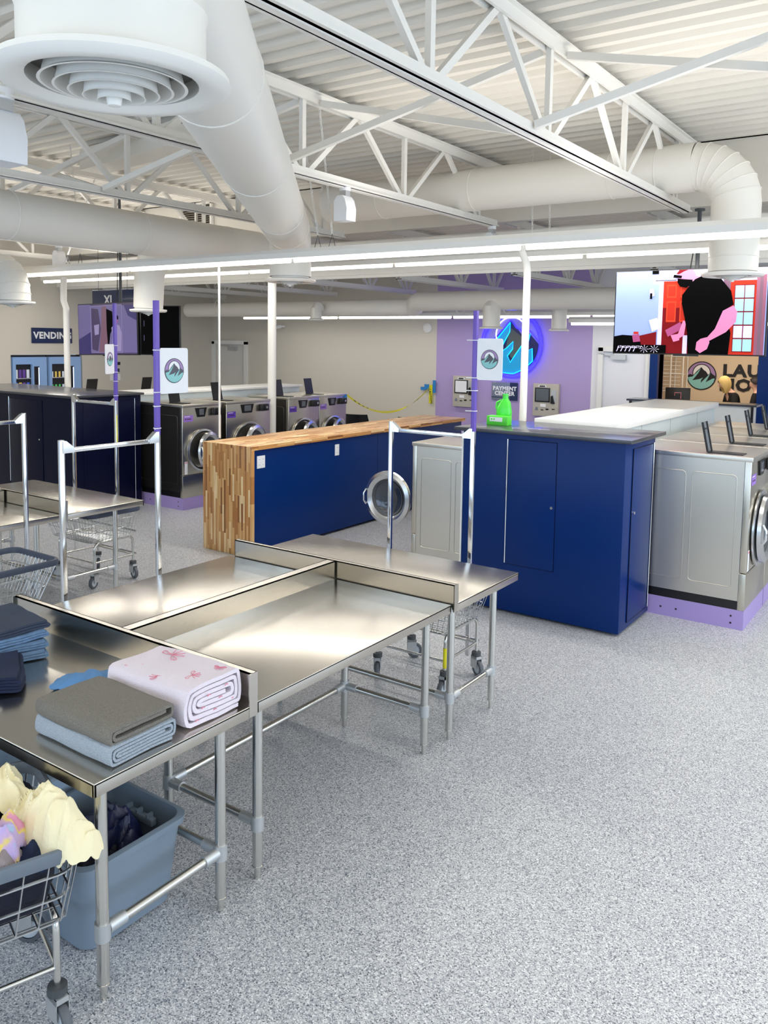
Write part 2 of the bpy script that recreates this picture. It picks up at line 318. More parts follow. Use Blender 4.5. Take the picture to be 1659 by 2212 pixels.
# back wall: cream part (door 1 opening), lavender band, white part with door 2 and the service window
mb = MB()
for x0, x1, z0, z1, k in ((-13.7, -13.62, 0, 4.3, 'wall'), (-13.62, -12.72, 2.05, 4.3, 'wall'), (-12.72, -7.9, 0, 4.3, 'wall'), (-7.9, -4.95, 0, 4.3, 'purplewall'), (-4.95, -4.75, 0, 4.3, 'wallwhite'), (-4.75, -4.06, 2.06, 4.3, 'wallwhite'),
                          (-4.06, -3.86, 0, 4.3, 'wallwhite'), (-3.86, -2.42, 0, 1.2, 'wallwhite'), (-3.86, -2.42, 2.35, 4.3, 'wallwhite'), (-2.42, 3.5, 0, 4.3, 'wallwhite')):
    mb.box(x0, 13, z0, x1, 13.2, z1, M[k])
struct('wall_back', mb)
mb = MB().box(3.4, -3, 0, 3.5, 13, .5, M['wall']).box(3.4, -3, 3, 3.5, 13, 4.4, M['wall']).box(3.4, -3, .5, 3.5, -.5, 3, M['wall']).box(3.4, 9.5, .5, 3.5, 13, 3, M['wall'])
for y in (2, 4.5, 7): mb.box(3.4, y-.04, .5, 3.5, y+.04, 3, M['black'])
struct('wall_right', mb)
mb = MB().box(-13.9, -3.1, 0, 3.5, -3, .3, M['wall']).box(-13.9, -3.1, 3.1, 3.5, -3, 4.4, M['wall'])
for x in (-13.5, -11, -8.5, -6, -3.5, -1, 1.5, 3.4): mb.box(x-.05, -3.1, .3, x+.05, -3, 3.1, M['black'])
struct('wall_front', mb)
# office behind the service window
struct('wall_office', MB().box(-6, 16.0, 0, 0, 16.1, 3.4, M['officewall']).box(-6, 13.2, 0, -5.9, 16, 3.4, M['officewall']).box(-.1, 13.2, 0, 0, 16, 3.4, M['officewall']).box(-6, 13.2, 3.3, 0, 16.1, 3.4, M['officewall']))
# doors
def door(n, x0, x1, zt, mt, fr, closer):
    f = MB(); f.box(x0-.08, 12.95, 0, x0, 13.0, zt+.06, M['trim']).box(x1, 12.95, 0, x1+.08, 13.0, zt+.06, M['trim']).box(x0-.08, 12.95, zt, x1+.08, 13.0, zt+.08, M['trim'])
    o = MB().box(x0, 13.02, 0, x1, 13.07, zt, M[mt]).build('door_%d' % n, kind='structure')
    f.build('door_frame', o)
    c = MB().box(closer, 12.94, zt-.13, closer+.24, 13.02, zt-.05, M['cast']); c.bar((closer+.05, 12.93, zt-.04), (closer-.22, 12.93, zt-.02), .02, .02, M['cast']); c.build('door_closer', o)
    MB().cyl((x0+.07, 12.97, 1.0), (x0+.07, 13.03, 1.0), .025, M['cast']).cyl((x0+.07, 12.97, 1.0), (x0+.18, 12.97, 1.0), .01, M['cast']).build('door_handle', o)
door(1, -13.62, -12.72, 2.03, 'door', 'trim', -13.2)
door(2, -4.75, -4.06, 2.04, 'doorw', 'trim', -4.62)
wf = MB()
wf.box(-3.98, 12.9, 1.0, -3.86, 13.22, 2.45, M['navy']).box(-2.42, 12.9, 1.0, -2.26, 13.22, 2.45, M['navy']).box(-3.86, 12.9, 2.33, -2.42, 13.22, 2.45, M['navy'])
struct('window_1', wf)
# louvred vent high on the step wall
t = thing('louvre_vent', 'square white louvred vent high on the wall behind the diagonal round duct', 'vent', (-9.95, 9.1, 3.86))
mb = MB(); x0, x1, z0, z1 = -10.3, -9.58, 3.86, 4.24
mb.box(x0, 9.06, z0, x0+.04, 9.11, z1, M['steelwhite']).box(x1-.04, 9.06, z0, x1, 9.11, z1, M['steelwhite']).box(x0, 9.06, z0, x1, 9.11, z0+.03, M['steelwhite']).box(x0, 9.06, z1-.03, x1, 9.11, z1, M['steelwhite']).box((x0+x1)/2-.012, 9.06, z0, (x0+x1)/2+.012, 9.11, z1, M['steelwhite'])
mb.build('frame', t)
mb = MB().box(x0+.02, 9.105, z0+.02, x1-.02, 9.112, z1-.02, M['vent']); k = 0
while z0+.05+k*.032 < z1-.04:
    z = z0+.05+k*.032; mb.add([(x0+.04, 9.07, z), (x1-.04, 9.07, z), (x1-.04, 9.10, z+.014), (x0+.04, 9.10, z+.014)], [(0, 1, 2, 3)], M['steelwhite']); k += 1
mb.build('louvre', t)

# ------------------------------------------------------------------ roof steel
def joist(x, y0, y1, zb, zt, label, node0=3.85, pan=1.52, w_=.15):
    t = thing('roof_joist', label, 'joist', (x, y0, zb), 'white open-web steel joists under the roof deck')
    S = M['steelwhite']
    mb = MB().box(x-w_/2, y0, zt-.012, x+w_/2, y1, zt, S).box(x-.045, y0, zt-.085, x-.022, y1, zt, S).box(x+.022, y0, zt-.085, x+.045, y1, zt, S); mb.build('top_chord', t)
    mb = MB().box(x-w_*.45, y0+.3, zb, x+w_*.45, y1-.3, zb+.012, S).box(x-.02, y0+.3, zb-.008, x+.02, y1-.3, zb+.02, S).box(x-.045, y0+.3, zb, x-.022, y1-.3, zb+.07, S).box(x+.022, y0+.3, zb, x+.045, y1-.3, zb+.07, S); mb.build('bottom_chord', t)
    y = node0
    while y-pan > y0+.2: y -= pan
    while y < y1-.1:
        for a, b in (((x, y, zb+.03), (x, y, zt-.04)), ((x+.0, y-pan/2, zt-.04), (x, y-.05, zb+.04)), ((x, y+pan/2, zt-.04), (x, y+.05, zb+.04))):
            if min(a[1], b[1]) < y0 or max(a[1], b[1]) > y1: continue
            MB().bar(a, b, .038, .045, S).build('web_bar', t)
        y += pan
    return t
jl = [(-.2, 'open-web joist beyond the right edge where the cross braces end'), (-2.42, 'longest joist, sweeping from the top centre down toward the big television'), (-4.6, 'open-web joist just right of the diagonal duct, carrying the white wedge speaker'),
      (-6.85, 'open-web joist passing behind the big round ceiling diffuser'), (-9.05, 'open-web joist left of the lengthwise round duct, behind the hanging chain'), (-11.25, 'far left open-web joist seen low under the lengthwise round duct'), (-13.3, 'open-web joist against the left wall')]
for x, l in jl: joist(x, -2.9, 9.1, 3.5, 4.2, l)
fl = ['leftmost', 'second from the left', 'third from the left', 'fourth from the left', 'fifth from the left, above the lavender wall', 'sixth from the left, above the neon sign', 'seventh from the left, left of the big television', 'rightmost']
for i, x in enumerate((-13, -11.6, -10, -8.2, -6.45, -4.7, -2.95, -1.2)): joist(x, 9.27, 12.98, 3.0, 3.68, 'small far roof joist at the back, %s' % fl[i], 10.2, 1.1, .11)
def brace(a, b, label): tag(setbase(MB().bar(a, b, .045, .05, M['steelwhite']).build('cross_brace'), a), label, 'brace', 'diagonal braces between the joists')
bl = {-.2: ('right of the longest joist'), -2.42: 'between the longest joist and the next one left', -4.6: 'behind the diagonal duct', -6.85: 'left of the diagonal duct', -9.05: 'over the lengthwise duct'}
for k in range(4):
    xa, xb = jl[k][0], jl[k+1][0]; yb = 5.05
    brace((xb+.06, yb, 3.55), (xa-.06, yb+.35, 4.12), 'angle brace rising to the right, %s' % bl[xa])
    brace((xb+.06, yb+.5, 4.12), (xa-.06, yb+.15, 3.55), 'angle brace falling to the right, %s' % bl[xa])
tag(setbase(MB().box(-13.7, 9.13, 3.04, 3.4, 9.24, 3.16, M['steelwhite']).box(-13.7, 9.17, 3.0, 3.4, 9.2, 3.5, M['steelwhite']).box(-13.7, 9.12, 3.42, 3.4, 9.25, 3.48, M['steelwhite']).build('roof_beam'), (-5, 9.2, 3.0)), 'long white steel beam crossing the room where the roof steps down', 'beam')

# ------------------------------------------------------------------ ducts
def diffuser(t, c, r_, mt='white'):
    x, y, z = c; T = Matrix.Translation(c); D = M['steelwhite']
    f = MB().lathe([(r_*.74, .06), (r_*.72, .01), (r_*.80, -.004), (r_*.93, -.004), (r_, .012), (r_*.985, .028), (r_*.88, .03), (r_*.78, .035)], D, 48, T); o = f.build('diffuser', t)
    g = MB().lathe([(.001, .09), (r_*.76, .09)], M['dust'], 32, T); g.build('duct_throat', o)
    for k in range(5):
        a = r_*(.60-.115*k); q_ = -.010*k; MB().lathe([(a*.94, .05+q_), (a*1.0, .008+q_), (a*1.045, .002+q_), (a*1.0, .002+q_), (a*.92, .05+q_)], D, 48, T).build('diffuser_ring', o)
    b = MB().lathe([(.001, -.052), (r_*.055, -.050), (r_*.07, -.03), (.001, -.02)], D, 20, T)
    for a in range(3):
        an = a*math.pi/3+.4; b.bar((x-math.cos(an)*r_*.7, y-math.sin(an)*r_*.7, z+.045), (x+math.cos(an)*r_*.7, y+math.sin(an)*r_*.7, z+.045), .008, .012, M['cast'])
    b.build('spider', o)
def seam(t, p, d, r_):
    d = Vector(d).normalized(); a = d.cross(Vector((0, 0, 1))).normalized(); b = a.cross(d)
    p = Vector(p); MB().tube([p+(a*math.cos(k*math.pi/14)+b*math.sin(k*math.pi/14))*r_ for k in range(28)], .006, M['ductwhite'], 6, closed=True).build('duct_seam', t)
def arcpts(c, u, v, r_, a0, a1, n): c = Vector(c); u = Vector(u); v = Vector(v); return [c+u*math.cos(a0+(a1-a0)*k/n)*r_+v*math.sin(a0+(a1-a0)*k/n)*r_ for k in range(n+1)]
# diagonal duct with a drop at each end
A = Vector((-1.86, 1.42, 0)); B = Vector((-6.32, 7.18, 0)); dr = (B-A).normalized(); zc = 3.33; rd = .235
t = thing('round_duct', 'large white duct running diagonally overhead, big round diffuser at its near end', 'duct', (-4, 4.3, 3.05))
pts = [Vector((A.x, A.y, zc+.3))]+[A+Vector((0, 0, zc)) + dr*0]
body = MB().tube([A-dr*.9+Vector((0, 0, zc)), A+dr*1+Vector((0, 0, zc)), A+dr*4+Vector((0, 0, zc)), B-dr*.35+Vector((0, 0, zc))], rd, M['ductwhite'], 40); body.build('duct_pipe', t)
eb = MB().tube([B-dr*.36+Vector((0, 0, zc))]+arcpts(B-dr*.30+Vector((0, 0, zc-.30)), Vector((0, 0, 1)), dr, .30, 0, math.pi/2, 6)+[B+Vector((0, 0, 2.86))], rd, M['ductwhite'], 36, cap=False); eb.build('elbow', t)
MB().tube([A+Vector((0, 0, zc)), A+Vector((0, 0, 3.0)), A+Vector((0, 0, 2.985)), A+Vector((0, 0, 2.97)), A+Vector((0, 0, 2.83))], rd, M['ductwhite'], 44, cap=False, rs=[rd, rd, rd+.006, rd, rd]).build('drop_collar', t)
diffuser(t, (A.x, A.y, 2.80), .30); diffuser(t, (B.x, B.y, 2.80), .29)
for s in (1.6, 3.4, 5.4, 6.6): seam(t, A+dr*s+Vector((0, 0, zc)), dr, rd)
# right-hand duct along X with a drop in front of the television
t = thing('round_duct', 'white round duct crossing the right side, turning down in a ribbed elbow beside the television', 'duct', (-4, 8, 3.5))
yd, zd, xe, r2 = 8.0, 3.78, -1.76, .22
MB().tube([(-6.4, yd, zd), (-4, yd, zd), (xe-.36, yd, zd)], r2, M['ductwhite'], 36).build('duct_pipe', t)
ep = arcpts((xe-.36, yd, zd-.36), (0, 0, 1), (1, 0, 0), .36, 0, math.pi/2, 7)
MB().tube(ep+[Vector((xe, yd, 2.82))], r2*.96, M['ductwhite'], 36, cap=False).build('elbow', t)
for k in range(0, 7): seam(t, ep[k], (ep[min(k+1, 7)]-ep[max(k-1, 0)]), r2*.97)
for x in (-2.45, -2.9, -4.4, -5.6): seam(t, (x, yd, zd), (1, 0, 0), r2)
seam(t, (xe, yd, 2.95), (0, .01, 1), r2*.96)
diffuser(t, (xe, yd, 2.78), .27)
# lengthwise duct at the left with two drops
t = thing('round_duct', 'long white round duct running from the left edge back behind the diagonal duct', 'duct', (-7.68, 5, 3.05))
rL = .235
MB().tube([(-7.68, 1.0, 3.31), (-7.68, 4, 3.31), (-7.68, 8.05, 3.31)], rL, M['ductwhite'], 36).build('duct_pipe', t)
for y in (2.5, 4.6, 6.15, 7.5): seam(t, (-7.68, y, 3.31), (0, 1, 0), rL)
t = thing('duct_drop', 'tapering white duct drop with round grille, beside the left televisions', 'duct', (-8.65, 7.08, 2.5))
MB().tube([(-7.8, 7.0, 3.32), (-8.2, 7.02, 3.30), (-8.48, 7.05, 3.2), (-8.62, 7.08, 2.95), (-8.65, 7.08, 2.53)], .2, M['ductwhite'], 32, rs=[.2, .2, .2, .19, .185], cap=False).build('duct_pipe', t)
diffuser(t, (-8.65, 7.08, 2.48), .235)
t = thing('duct_drop', 'white segmented duct elbow turning down at the left edge under the light strip', 'duct', (-9.1, 5.5, 2.5))
ep = arcpts((-9.5, 5.55, 2.62), (0, 0, 1), (1, 0, 0), .3, 0, math.pi/2, 5)
MB().tube([Vector((-11.5, 5.55, 2.92))]+ep+[Vector((-9.2, 5.55, 2.56))], .20, M['ductwhite'], 32, cap=False).build('elbow', t)
for k in range(6): seam(t, ep[k], (ep[min(k+1, 5)]-ep[max(k-1, 0)]), .203)
diffuser(t, (-9.2, 5.55, 2.52), .25)
t = thing('box_duct', 'rectangular white box duct under the deck, left of the diagonal duct', 'duct', (-7.3, 5.7, 3.9))
MB().add([(-8.15, 5.75, 3.98), (-6.3, 5.45, 3.98), (-6.3, 5.75, 3.98), (-8.15, 6.05, 3.98), (-8.15, 5.75, 4.2), (-6.3, 5.45, 4.2), (-6.3, 5.75, 4.2), (-8.15, 6.05, 4.2)], [(0, 3, 2, 1), (4, 5, 6, 7), (0, 1, 5, 4), (1, 2, 6, 5), (2, 3, 7, 6), (3, 0, 4, 7)], M['ductwhite']).build('duct_box', t)
# far duct along the back wall
t = thing('round_duct', 'far white duct running along the back, above the lavender wall', 'duct', (-6, 11.2, 2.6))
MB().tube([(-12.6, 11.3, 2.70), (-7.3, 11.3, 2.70)], .135, M['ductwhite'], 24).tube([(-7.3, 11.3, 2.70), (-7.2, 11.2, 2.76), (-7.1, 11.1, 2.78), (-1.5, 11.1, 2.78)], .15, M['ductwhite'], 24).build('duct_pipe', t)
for x in (-11.6, -7.25, -6.4, -5.6): seam(t, (x, 11.2, 2.74), (1, 0, 0), .16)
for x, zt, zb, r_, y in ((-9.1, 2.72, 2.5, .1, 11.0), (-5.75, 2.72, 2.37, .13, 11.0), (-4.9, 2.72, 2.35, .11, 11.5)):
    MB().tube([(x, y+.08, zt), (x, y, zt-.06), (x, y, zb)], r_, M['ductwhite'], 20).lathe([(r_, zb+.02), (r_*1.35, zb), (r_*1.35, zb-.015), (.001, zb-.015)], M['steelwhite'], 24, Matrix.Translation((x, y, 0))).build('drop_outlet', t)

# ------------------------------------------------------------------ strip lights
def strip(x0, x1, y, z, label, chains=()):
    t = thing('strip_light', label, 'light', ((x0+x1)/2, y, z), 'hanging linear lights')
    MB().box(x0, y-.055, z, x1, y+.055, z+.05, M['steelwhite']).add([(x0, y-.055, z+.05), (x1, y-.055, z+.05), (x1, y-.03, z+.085), (x0, y-.03, z+.085), (x0, y+.055, z+.05), (x1, y+.055, z+.05), (x1, y+.03, z+.085), (x0, y+.03, z+.085)], [(0, 1, 2, 3), (4, 7, 6, 5), (3, 2, 6, 7)], M['steelwhite']).build('housing', t)
    x = x0
    while x < x1-.2:
        e = min(x+2.4, x1); MB().tube([(x+.03, y, z-.018), (e-.03, y, z-.018)], .023, M['lamp'], 12).build('lamp_tube', t); x += 2.4
    for xa, ya, xb, yb, zt in chains:
        c = MB(); a = Vector((xa, ya, z+.2)); b = Vector((xb, yb, zt)); n = int((b-a).length/.032)
        for k in range(n):
            p = a.lerp(b, k/n); q = a.lerp(b, (k+1.15)/n); s_ = Vector((.007, 0, 0)) if k % 2 else Vector((0, .007, 0))
            c.tube([p-s_, q-s_, q+s_, p+s_], .0028, M['steelwhite'], 5, closed=True)
        c.tube([(xa-.05, y, z+.05), (xa, ya, z+.2), (xa+.05, y, z+.05)], .003, M['cable'], 6)
        c.build('hanging_chain', t)
strip(-12.5, 3.2, 6.05, 2.92, 'nearest hanging light strip crossing the whole picture in front of the pole tops', [(-4.99, 6.05, -4.65, 5.35, 4.22), (-4.82, 6.05, -4.55, 5.5, 4.22), (-8.84, 6.05, -8.2, 6.1, 4.22), (-8.6, 6.05, -8.1, 5.6, 4.22)])
strip(-12.9, 3.2, 8.35, 3.08, 'second hanging light strip, just below and behind the nearest one', [(-3.9, 8.35, -3.9, 8.3, 4.2), (-3.7, 8.35, -3.7, 8.3, 4.2)])
strip(-11.8, -2.4, 12.0, 2.58, 'thin far light strip in front of the back wall, over the mountain sign', [])
strip(-4.9, -2.0, 11.9, 2.47, 'short far light strip just left of the television', [])

# ------------------------------------------------------------------ poles and columns
def pole(name, pts, r_, label, cat='pole'): return tag(setbase(MB().tube(pts, r_, M['steelwhite'], 20).build(name), pts[0]), label, cat)
pole('power_pole', [(-3.17, 6.71, 0), (-3.17, 6.71, 2.75), (-3.18, 6.71, 2.84), (-3.22, 6.71, 2.93), (-3.24, 6.71, 3.0)], .032, 'slim white pole with a bent top rising behind the blue cabinet by the detergent', 'pole')
pole('support_column', [(-8.03, 8.74, 0), (-8.03, 8.74, 3.02)], .06, 'round white support column standing between the second and third left washers', 'column')
pole('power_pole', [(-10.7, 7.28, 0), (-10.7, 7.28, 2.55), (-10.76, 7.28, 2.66), (-10.75, 7.28, 3.0)], .045, 'white pole in front of the VENDING sign', 'pole')
pole('power_pole', [(-6.3, 6.06, 1.12), (-6.3, 6.06, 2.95)], .011, 'very thin white pole rising from the near end of the wooden counter', 'pole')

# ------------------------------------------------------------------ folding tables
def leg(t, x, y, zt, zr=.235):
    o = MB().cyl((x, y, .05), (x, y, zt), .0205, M['tube'], 20).build('leg', t)
    MB().cyl((x, y, 0), (x, y, .055), .0125, M['tube'], 14).cyl((x, y, .05), (x, y, .056), .022, M['tube'], 20).build('foot', o)
    MB().cyl((x, y, zr-.03), (x, y, zr+.03), .026, M['cast'], 20).build('leg_fitting', o)
def rail(t, a, b, z=.235):
    a = Vector((a[0], a[1], z)); b = Vector((b[0], b[1], z)); d = (b-a).normalized()
    o = MB().cyl(a+d*.02, b-d*.02, .0165, M['tube'], 18).build('stretcher', t)
    MB().cyl(a+d*.02, a+d*.085, .0215, M['cast'], 18).build('rail_socket', o); MB().cyl(b-d*.085, b-d*.02, .0215, M['cast'], 18).build('rail_socket', o)
def table(label, x0, y0, x1, y1, splash, legs, rails, zt=.76):
    t = thing('folding_table', label, 'table', ((x0+x1)/2, (y0+y1)/2, 0), 'stainless steel folding tables')
    S = M['stain']; mb = MB().box(x0, y0, zt-.012, x1, y1, zt, S, b=.004)
    k = .048
    for a in ((x0, y0, x1, y0+.012), (x0, y1-.012, x1, y1), (x0, y0, x0+.012, y1), (x1-.012, y0, x1, y1)): mb.box(a[0], a[1], zt-k, a[2], a[3], zt-.001, S, b=.003)
    mb.build('tabletop', t)
    h = .125
    sp = MB()
    if splash == 'y1': sp.box(x0, y1-.010, zt-.002, x1, y1-.004, zt+h, S).box(x0, y1-.010, zt+h-.006, x1, y1+.022, zt+h, S).box(x0, y1+.018, zt+h-.05, x1, y1+.022, zt+h, S)
    if splash == 'y0': sp.box(x0, y0+.004, zt-.002, x1, y0+.010, zt+h-.02, S).box(x0, y0-.022, zt+h-.026, x1, y0+.010, zt+h-.02, S).box(x0, y0-.022, zt-.03, x1, y0-.018, zt+h-.02, S)
    if splash == 'x0': sp.box(x0+.004, y0, zt-.002, x0+.010, y1, zt+h-.02, S).box(x0-.020, y0, zt+h-.026, x0+.010, y1, zt+h-.02, S)
    if splash == 'x1': sp.box(x1-.010, y0, zt-.002, x1-.004, y1, zt+h-.02, S).box(x1-.010, y0, zt+h-.026, x1+.020, y1, zt+h-.02, S)
    if splash in ('y0', 'y1'):
        ye = y0 if splash == 'y0' else y1; dz = .02 if splash == 'y0' else 0
        sp.box(x1-.004, ye-.022, zt-.045, x1+.001, ye+.022, zt+h-dz, S).box(x0-.001, ye-.022, zt-.045, x0+.004, ye+.022, zt+h-dz, S)
    sp.build('backsplash', t)
    for x, y in legs: leg(t, x, y, zt-.02)
    for a, b in rails: rail(t, a, b)
    return t
def tableset(dx, dy, names, skip=()):
    X = lambda v: v+dx; Y = lambda v: v+dy
    if 0 not in skip:
        L = [(X(-2.165), Y(1.56)), (X(-2.165), Y(2.08)), (X(-3.68), Y(1.56)), (X(-3.68), Y(2.08))]
        table(names[0], X(-3.72), Y(1.515), X(-2.135), Y(2.225), 'y1', L, [(L[0], L[1]), (L[2], L[3]), (L[1], L[3])])
    L = [(X(-2.185), Y(2.30)), (X(-2.185), Y(3.55)), (X(-2.71), Y(2.30)), (X(-2.71), Y(3.55))]
    table(names[1], X(-2.945), Y(2.255), X(-2.145), Y(3.735), 'x0', L, [(L[0], L[2]), (L[1], L[3]), (L[2], L[3])])
    L = [(X(-3.76), Y(2.36)), (X(-3.76), Y(3.62)), (X(-3.2), Y(2.36)), (X(-3.2), Y(3.56))] if 0 not in skip else [(X(-3.76), Y(2.36)), (X(-3.76), Y(3.62)), (X(-3.2), Y(2.36)), (X(-3.2), Y(3.56))]
    table(names[2], X(-3.80), Y(2.255), X(-2.985), Y(3.735), 'x1', L, [(L[0], L[2]), (L[1], L[3]), (L[2], L[3])])
    L = [(X(-2.16), Y(3.765)), (X(-2.16), Y(4.25)), (X(-3.7), Y(3.765)), (X(-3.7), Y(4.25))]
    table(names[3], X(-3.76), Y(3.77), X(-2.135), Y(4.53), 'y0', L, [(L[0], L[1]), (L[2], L[3]), (L[0], L[2])])
tableset(0, 0, ['stainless folding table at the lower left carrying the towels and jeans', 'empty stainless table in the middle, its open side facing the wide speckled floor', 'stainless table behind the long centre backsplash, beside the left aisle', 'stainless table at the far end of the near group, above the yellow-stickered cart'])
tableset(-3.56, .06, ['', 'left-edge stainless table with the grey-rimmed basket cart in front of it', 'stainless table beyond the left aisle, behind the left-edge backsplash', 'stainless table in front of the dark navy cabinet, with a cart beneath it'], skip=(0,))

# ------------------------------------------------------------------ carts
def wheel_(t, x, y, rz=0, s=1):
    T = Matrix.Translation((x, y, 0)) @ Matrix.Rotation(rz, 4, 'Z') @ Matrix.Scale(s, 4)
    o = MB().cyl((0, 0, .13), (0, 0, .155), .030, M['rubber'], 20, T=T).build('caster', t)
    MB().box(-.022, -.034, .112, .022, .03, .130, M['cast'], T).box(-.022, -.034, .05, -.019, .03, .130, M['cast'], T).box(.019, -.034, .05, .022, .03, .130, M['cast'], T).build('fork', o)
    Tw = T @ Matrix.Translation((0, -.022, .052)) @ Matrix.Rotation(R(90), 4, 'Y')
    MB().lathe([(.034, -.014), (.048, -.013), (.052, -.006), (.052, .006), (.048, .013), (.034, .014)], M['tyre'], 28, Tw).lathe([(.001, -.012), (.034, -.010), (.035, .010), (.001, .012)], M['wheel'], 24, Tw).build('wheel', o)
def rrect(hx, hy, r_, z, n=5):
    out = []
    for cx, cy, a0 in ((hx-r_, hy-r_, 0), (-hx+r_, hy-r_, 90), (-hx+r_, -hy+r_, 180), (hx-r_, -hy+r_, 270)):
        for k in range(n+1): a = R(a0+90*k/n); out.append(Vector((cx+r_*math.cos(a), cy+r_*math.sin(a), z)))
    return out
def cart(name, label, loc, rz, hx=.25, hy=.20, bz=.40, tz=.66, rack=False, rox=0, rim='rim', rot=(0, .5, 2.2, 1.1), btx=.10, wr=.0022, group='wire laundry carts', pitch=.036, pole=None):
    t = thing(name, label, 'cart', loc, group, rz, local=True); W = M['wire']
    base = MB()
    for sx in (-1, 1):
        x = sx*hx
        path = [(x, -hy, .155), (x, -hy, bz-.07)]+[tuple(p) for p in arcpts((x, -hy+.055, bz-.07), (0, -1, 0), (0, 0, 1), .055, 0, math.pi/2, 5)][1:]
        path += [tuple(p) for p in arcpts((x, hy-.055, bz-.07), (0, 0, 1), (0, 1, 0), .055, 0, math.pi/2, 5)]+[(x, hy, .155)]
        base.tube(path, .011, M['tube'], 12)
        base.cyl((x, -hy, .215), (x, hy, .215), .0085, M['tube'], 10)
    for sy in (-1, 1): base.cyl((-hx, sy*hy, .215), (hx, sy*hy, .215), .0085, M['tube'], 10)
    base.build('frame', t)
    for k, (sx, sy) in enumerate(((1, -1), (-1, -1), (-1, 1), (1, 1))): wheel_(t, sx*hx, sy*hy, rot[k])
    X0, X1 = hx+.02, hx+.02+btx
    def yr_(f): return -hy-.055-.07*f, hy+.002
    def ring(f):
        a, b = yr_(f); return [p+Vector((0, (a+b)/2, 0)) for p in rrect(X0+(X1-X0)*f, (b-a)/2, .045+.02*f, bz+(tz-bz)*f)]
    for f in (0, .36, .70): MB().tube(ring(f), wr*1.5, W, 6, closed=True).build('wire_hoop', t)
    wires = MB(); n = int(2*X0/pitch); (b0, b1), (t0, t1) = yr_(0), yr_(1)
    for i in range(n+1):
        x = (-1+2*i/n)*(X0-.02); xt = x*(X1-.02)/(X0-.02)
        wires.tube([(xt, t0, tz), (x, b0, bz), (x, b1, bz), (xt, t1, tz)], wr, W, 5)
    n2 = int((b1-b0)/pitch)
    for i in range(n2+1):
        y = b0+.02+(b1-b0-.04)*i/n2; yt = t0+.02+(t1-t0-.04)*i/n2
        wires.tube([(-X1, yt, tz), (-X0, y, bz-.004), (X0, y, bz-.004), (X1, yt, tz)], wr, W, 5)
    wires.build('basket_wires', t)
    rg = ring(1); n = len(rg); vs = []; cy = (t0+t1)/2
    for p in rg:
        d = Vector((p.x, p.y-cy, 0)).normalized()
        for a, b in ((-.010, -.026), (.012, -.028), (.018, -.005), (.012, .012), (-.004, .014), (-.012, 0)): vs.append(p+d*a+Vector((0, 0, b)))
    fs = [(i*6+k, ((i+1) % n)*6+k, ((i+1) % n)*6+(k+1) % 6, i*6+(k+1) % 6) for i in range(n) for k in range(6)]
    MB().add(vs, fs, M[rim], None, True).build('basket_rim', t)
    if rack:
        yr = hy+.034; C = M['chrome']; hr = .318; Ty = Matrix(((1, 0, 0, 0), (0, 0, 1, yr), (0, 1, 0, 0), (0, 0, 0, 1)))
        for sx in (-1, 1):
            x = rox+sx*hr
            o = MB().box(x-.0135, yr-.0135, .10, x+.0135, yr+.0135, 1.605, C, b=.003).build('rack_upright', t)
            MB().prism([(x, 1.535), (x, 1.60), (x-sx*.02, 1.60), (x-sx*.07, 1.560), (x-sx*.07, 1.535)], -.017, .017, C, Ty).build('corner_bracket', o)
        MB().box(rox-hr, yr-.012, 1.535, rox+hr, yr+.012, 1.560, C, b=.003).build('crossbar', t)
        MB().bar((min(rox-hr, -hx), yr, .215), (max(rox+hr, hx), yr, .215), .012, .012, M['tube']).bar((min(rox-hr, -hx), yr, bz+.02), (max(rox+hr, hx), yr, bz+.02), .012, .012, M['tube']).build('rack_brace', t)
        if pole:
            w_, h_, zc_, ztop, ang = pole; x = rox+hr; y = yr
            MB().box(x-.014, y-.014, 1.58, x+.014, y+.014, ztop, M['purplet'], b=.003).build('purple_pole', t, 'square purple tube')
            T = Matrix.Translation((x, y, zc_)) @ Matrix.Rotation(ang, 4, 'Z')
            Tp = T @ Matrix(((1, 0, 0, .018+w_/2), (0, 0, -1, -.004), (0, 1, 0, 0), (0, 0, 0, 1)))
            sg = MB().prism([(p.x, p.y) for p in rrect(w_/2, h_/2, .015, 0)], -.003, .003, M['white'], Tp)
            emblem(sg, w_*.345, Tp @ Matrix.Rotation(math.pi, 4, 'Y') @ Matrix.Translation((0, 0, .003)), .0005, dict(ring='grayink', sky='lilac', moon='white', rock='grayink', snow='teal')); emblem(sg, w_*.345, Tp @ Matrix.Translation((0, 0, .003)), .0005, dict(ring='grayink', sky='lilac', moon='white', rock='grayink', snow='teal'))
            sg.build('sign_plate', t, 'white plate with a round mountain emblem')
            zt = MB()
            for z in (-h_/2+.012, h_/2-.012, -h_/2-.07, -h_/2-.2):
                zt.tube([T @ Vector((.021*math.cos(a), .021*math.sin(a), z)) for a in [k*math.pi/6 for k in range(12)]], .003, M['white'], 5, closed=True).cyl(T @ Vector((0, -.02, z)), T @ Vector((-.045, -.03, z)), .003, M['white'], 6)
            zt.build('zip_tie', t)
    return t
cart('rack_cart', 'chrome rack cart under the far table by the blue cabinet, yellow sticker on its leg', (-2.715, 4.43, 0), 0, rack=True, rox=-.15, pole=(.178, .262, 2.045, 2.35, 0))
st = [o for o in col.objects if o.name.startswith('rack_cart')][0]
MB().cyl((.25, -.20, .175), (.25, -.20, .30), .0125, M['yellow'], 14).build('yellow_sticker', st)
cart('rack_cart', 'rack cart in the left aisle, its purple pole and sign before the silver washers', (-3.63, 2.90, 0), R(90), rack=True, rox=0, pole=(.215, .27, 1.955, 2.365, 0))
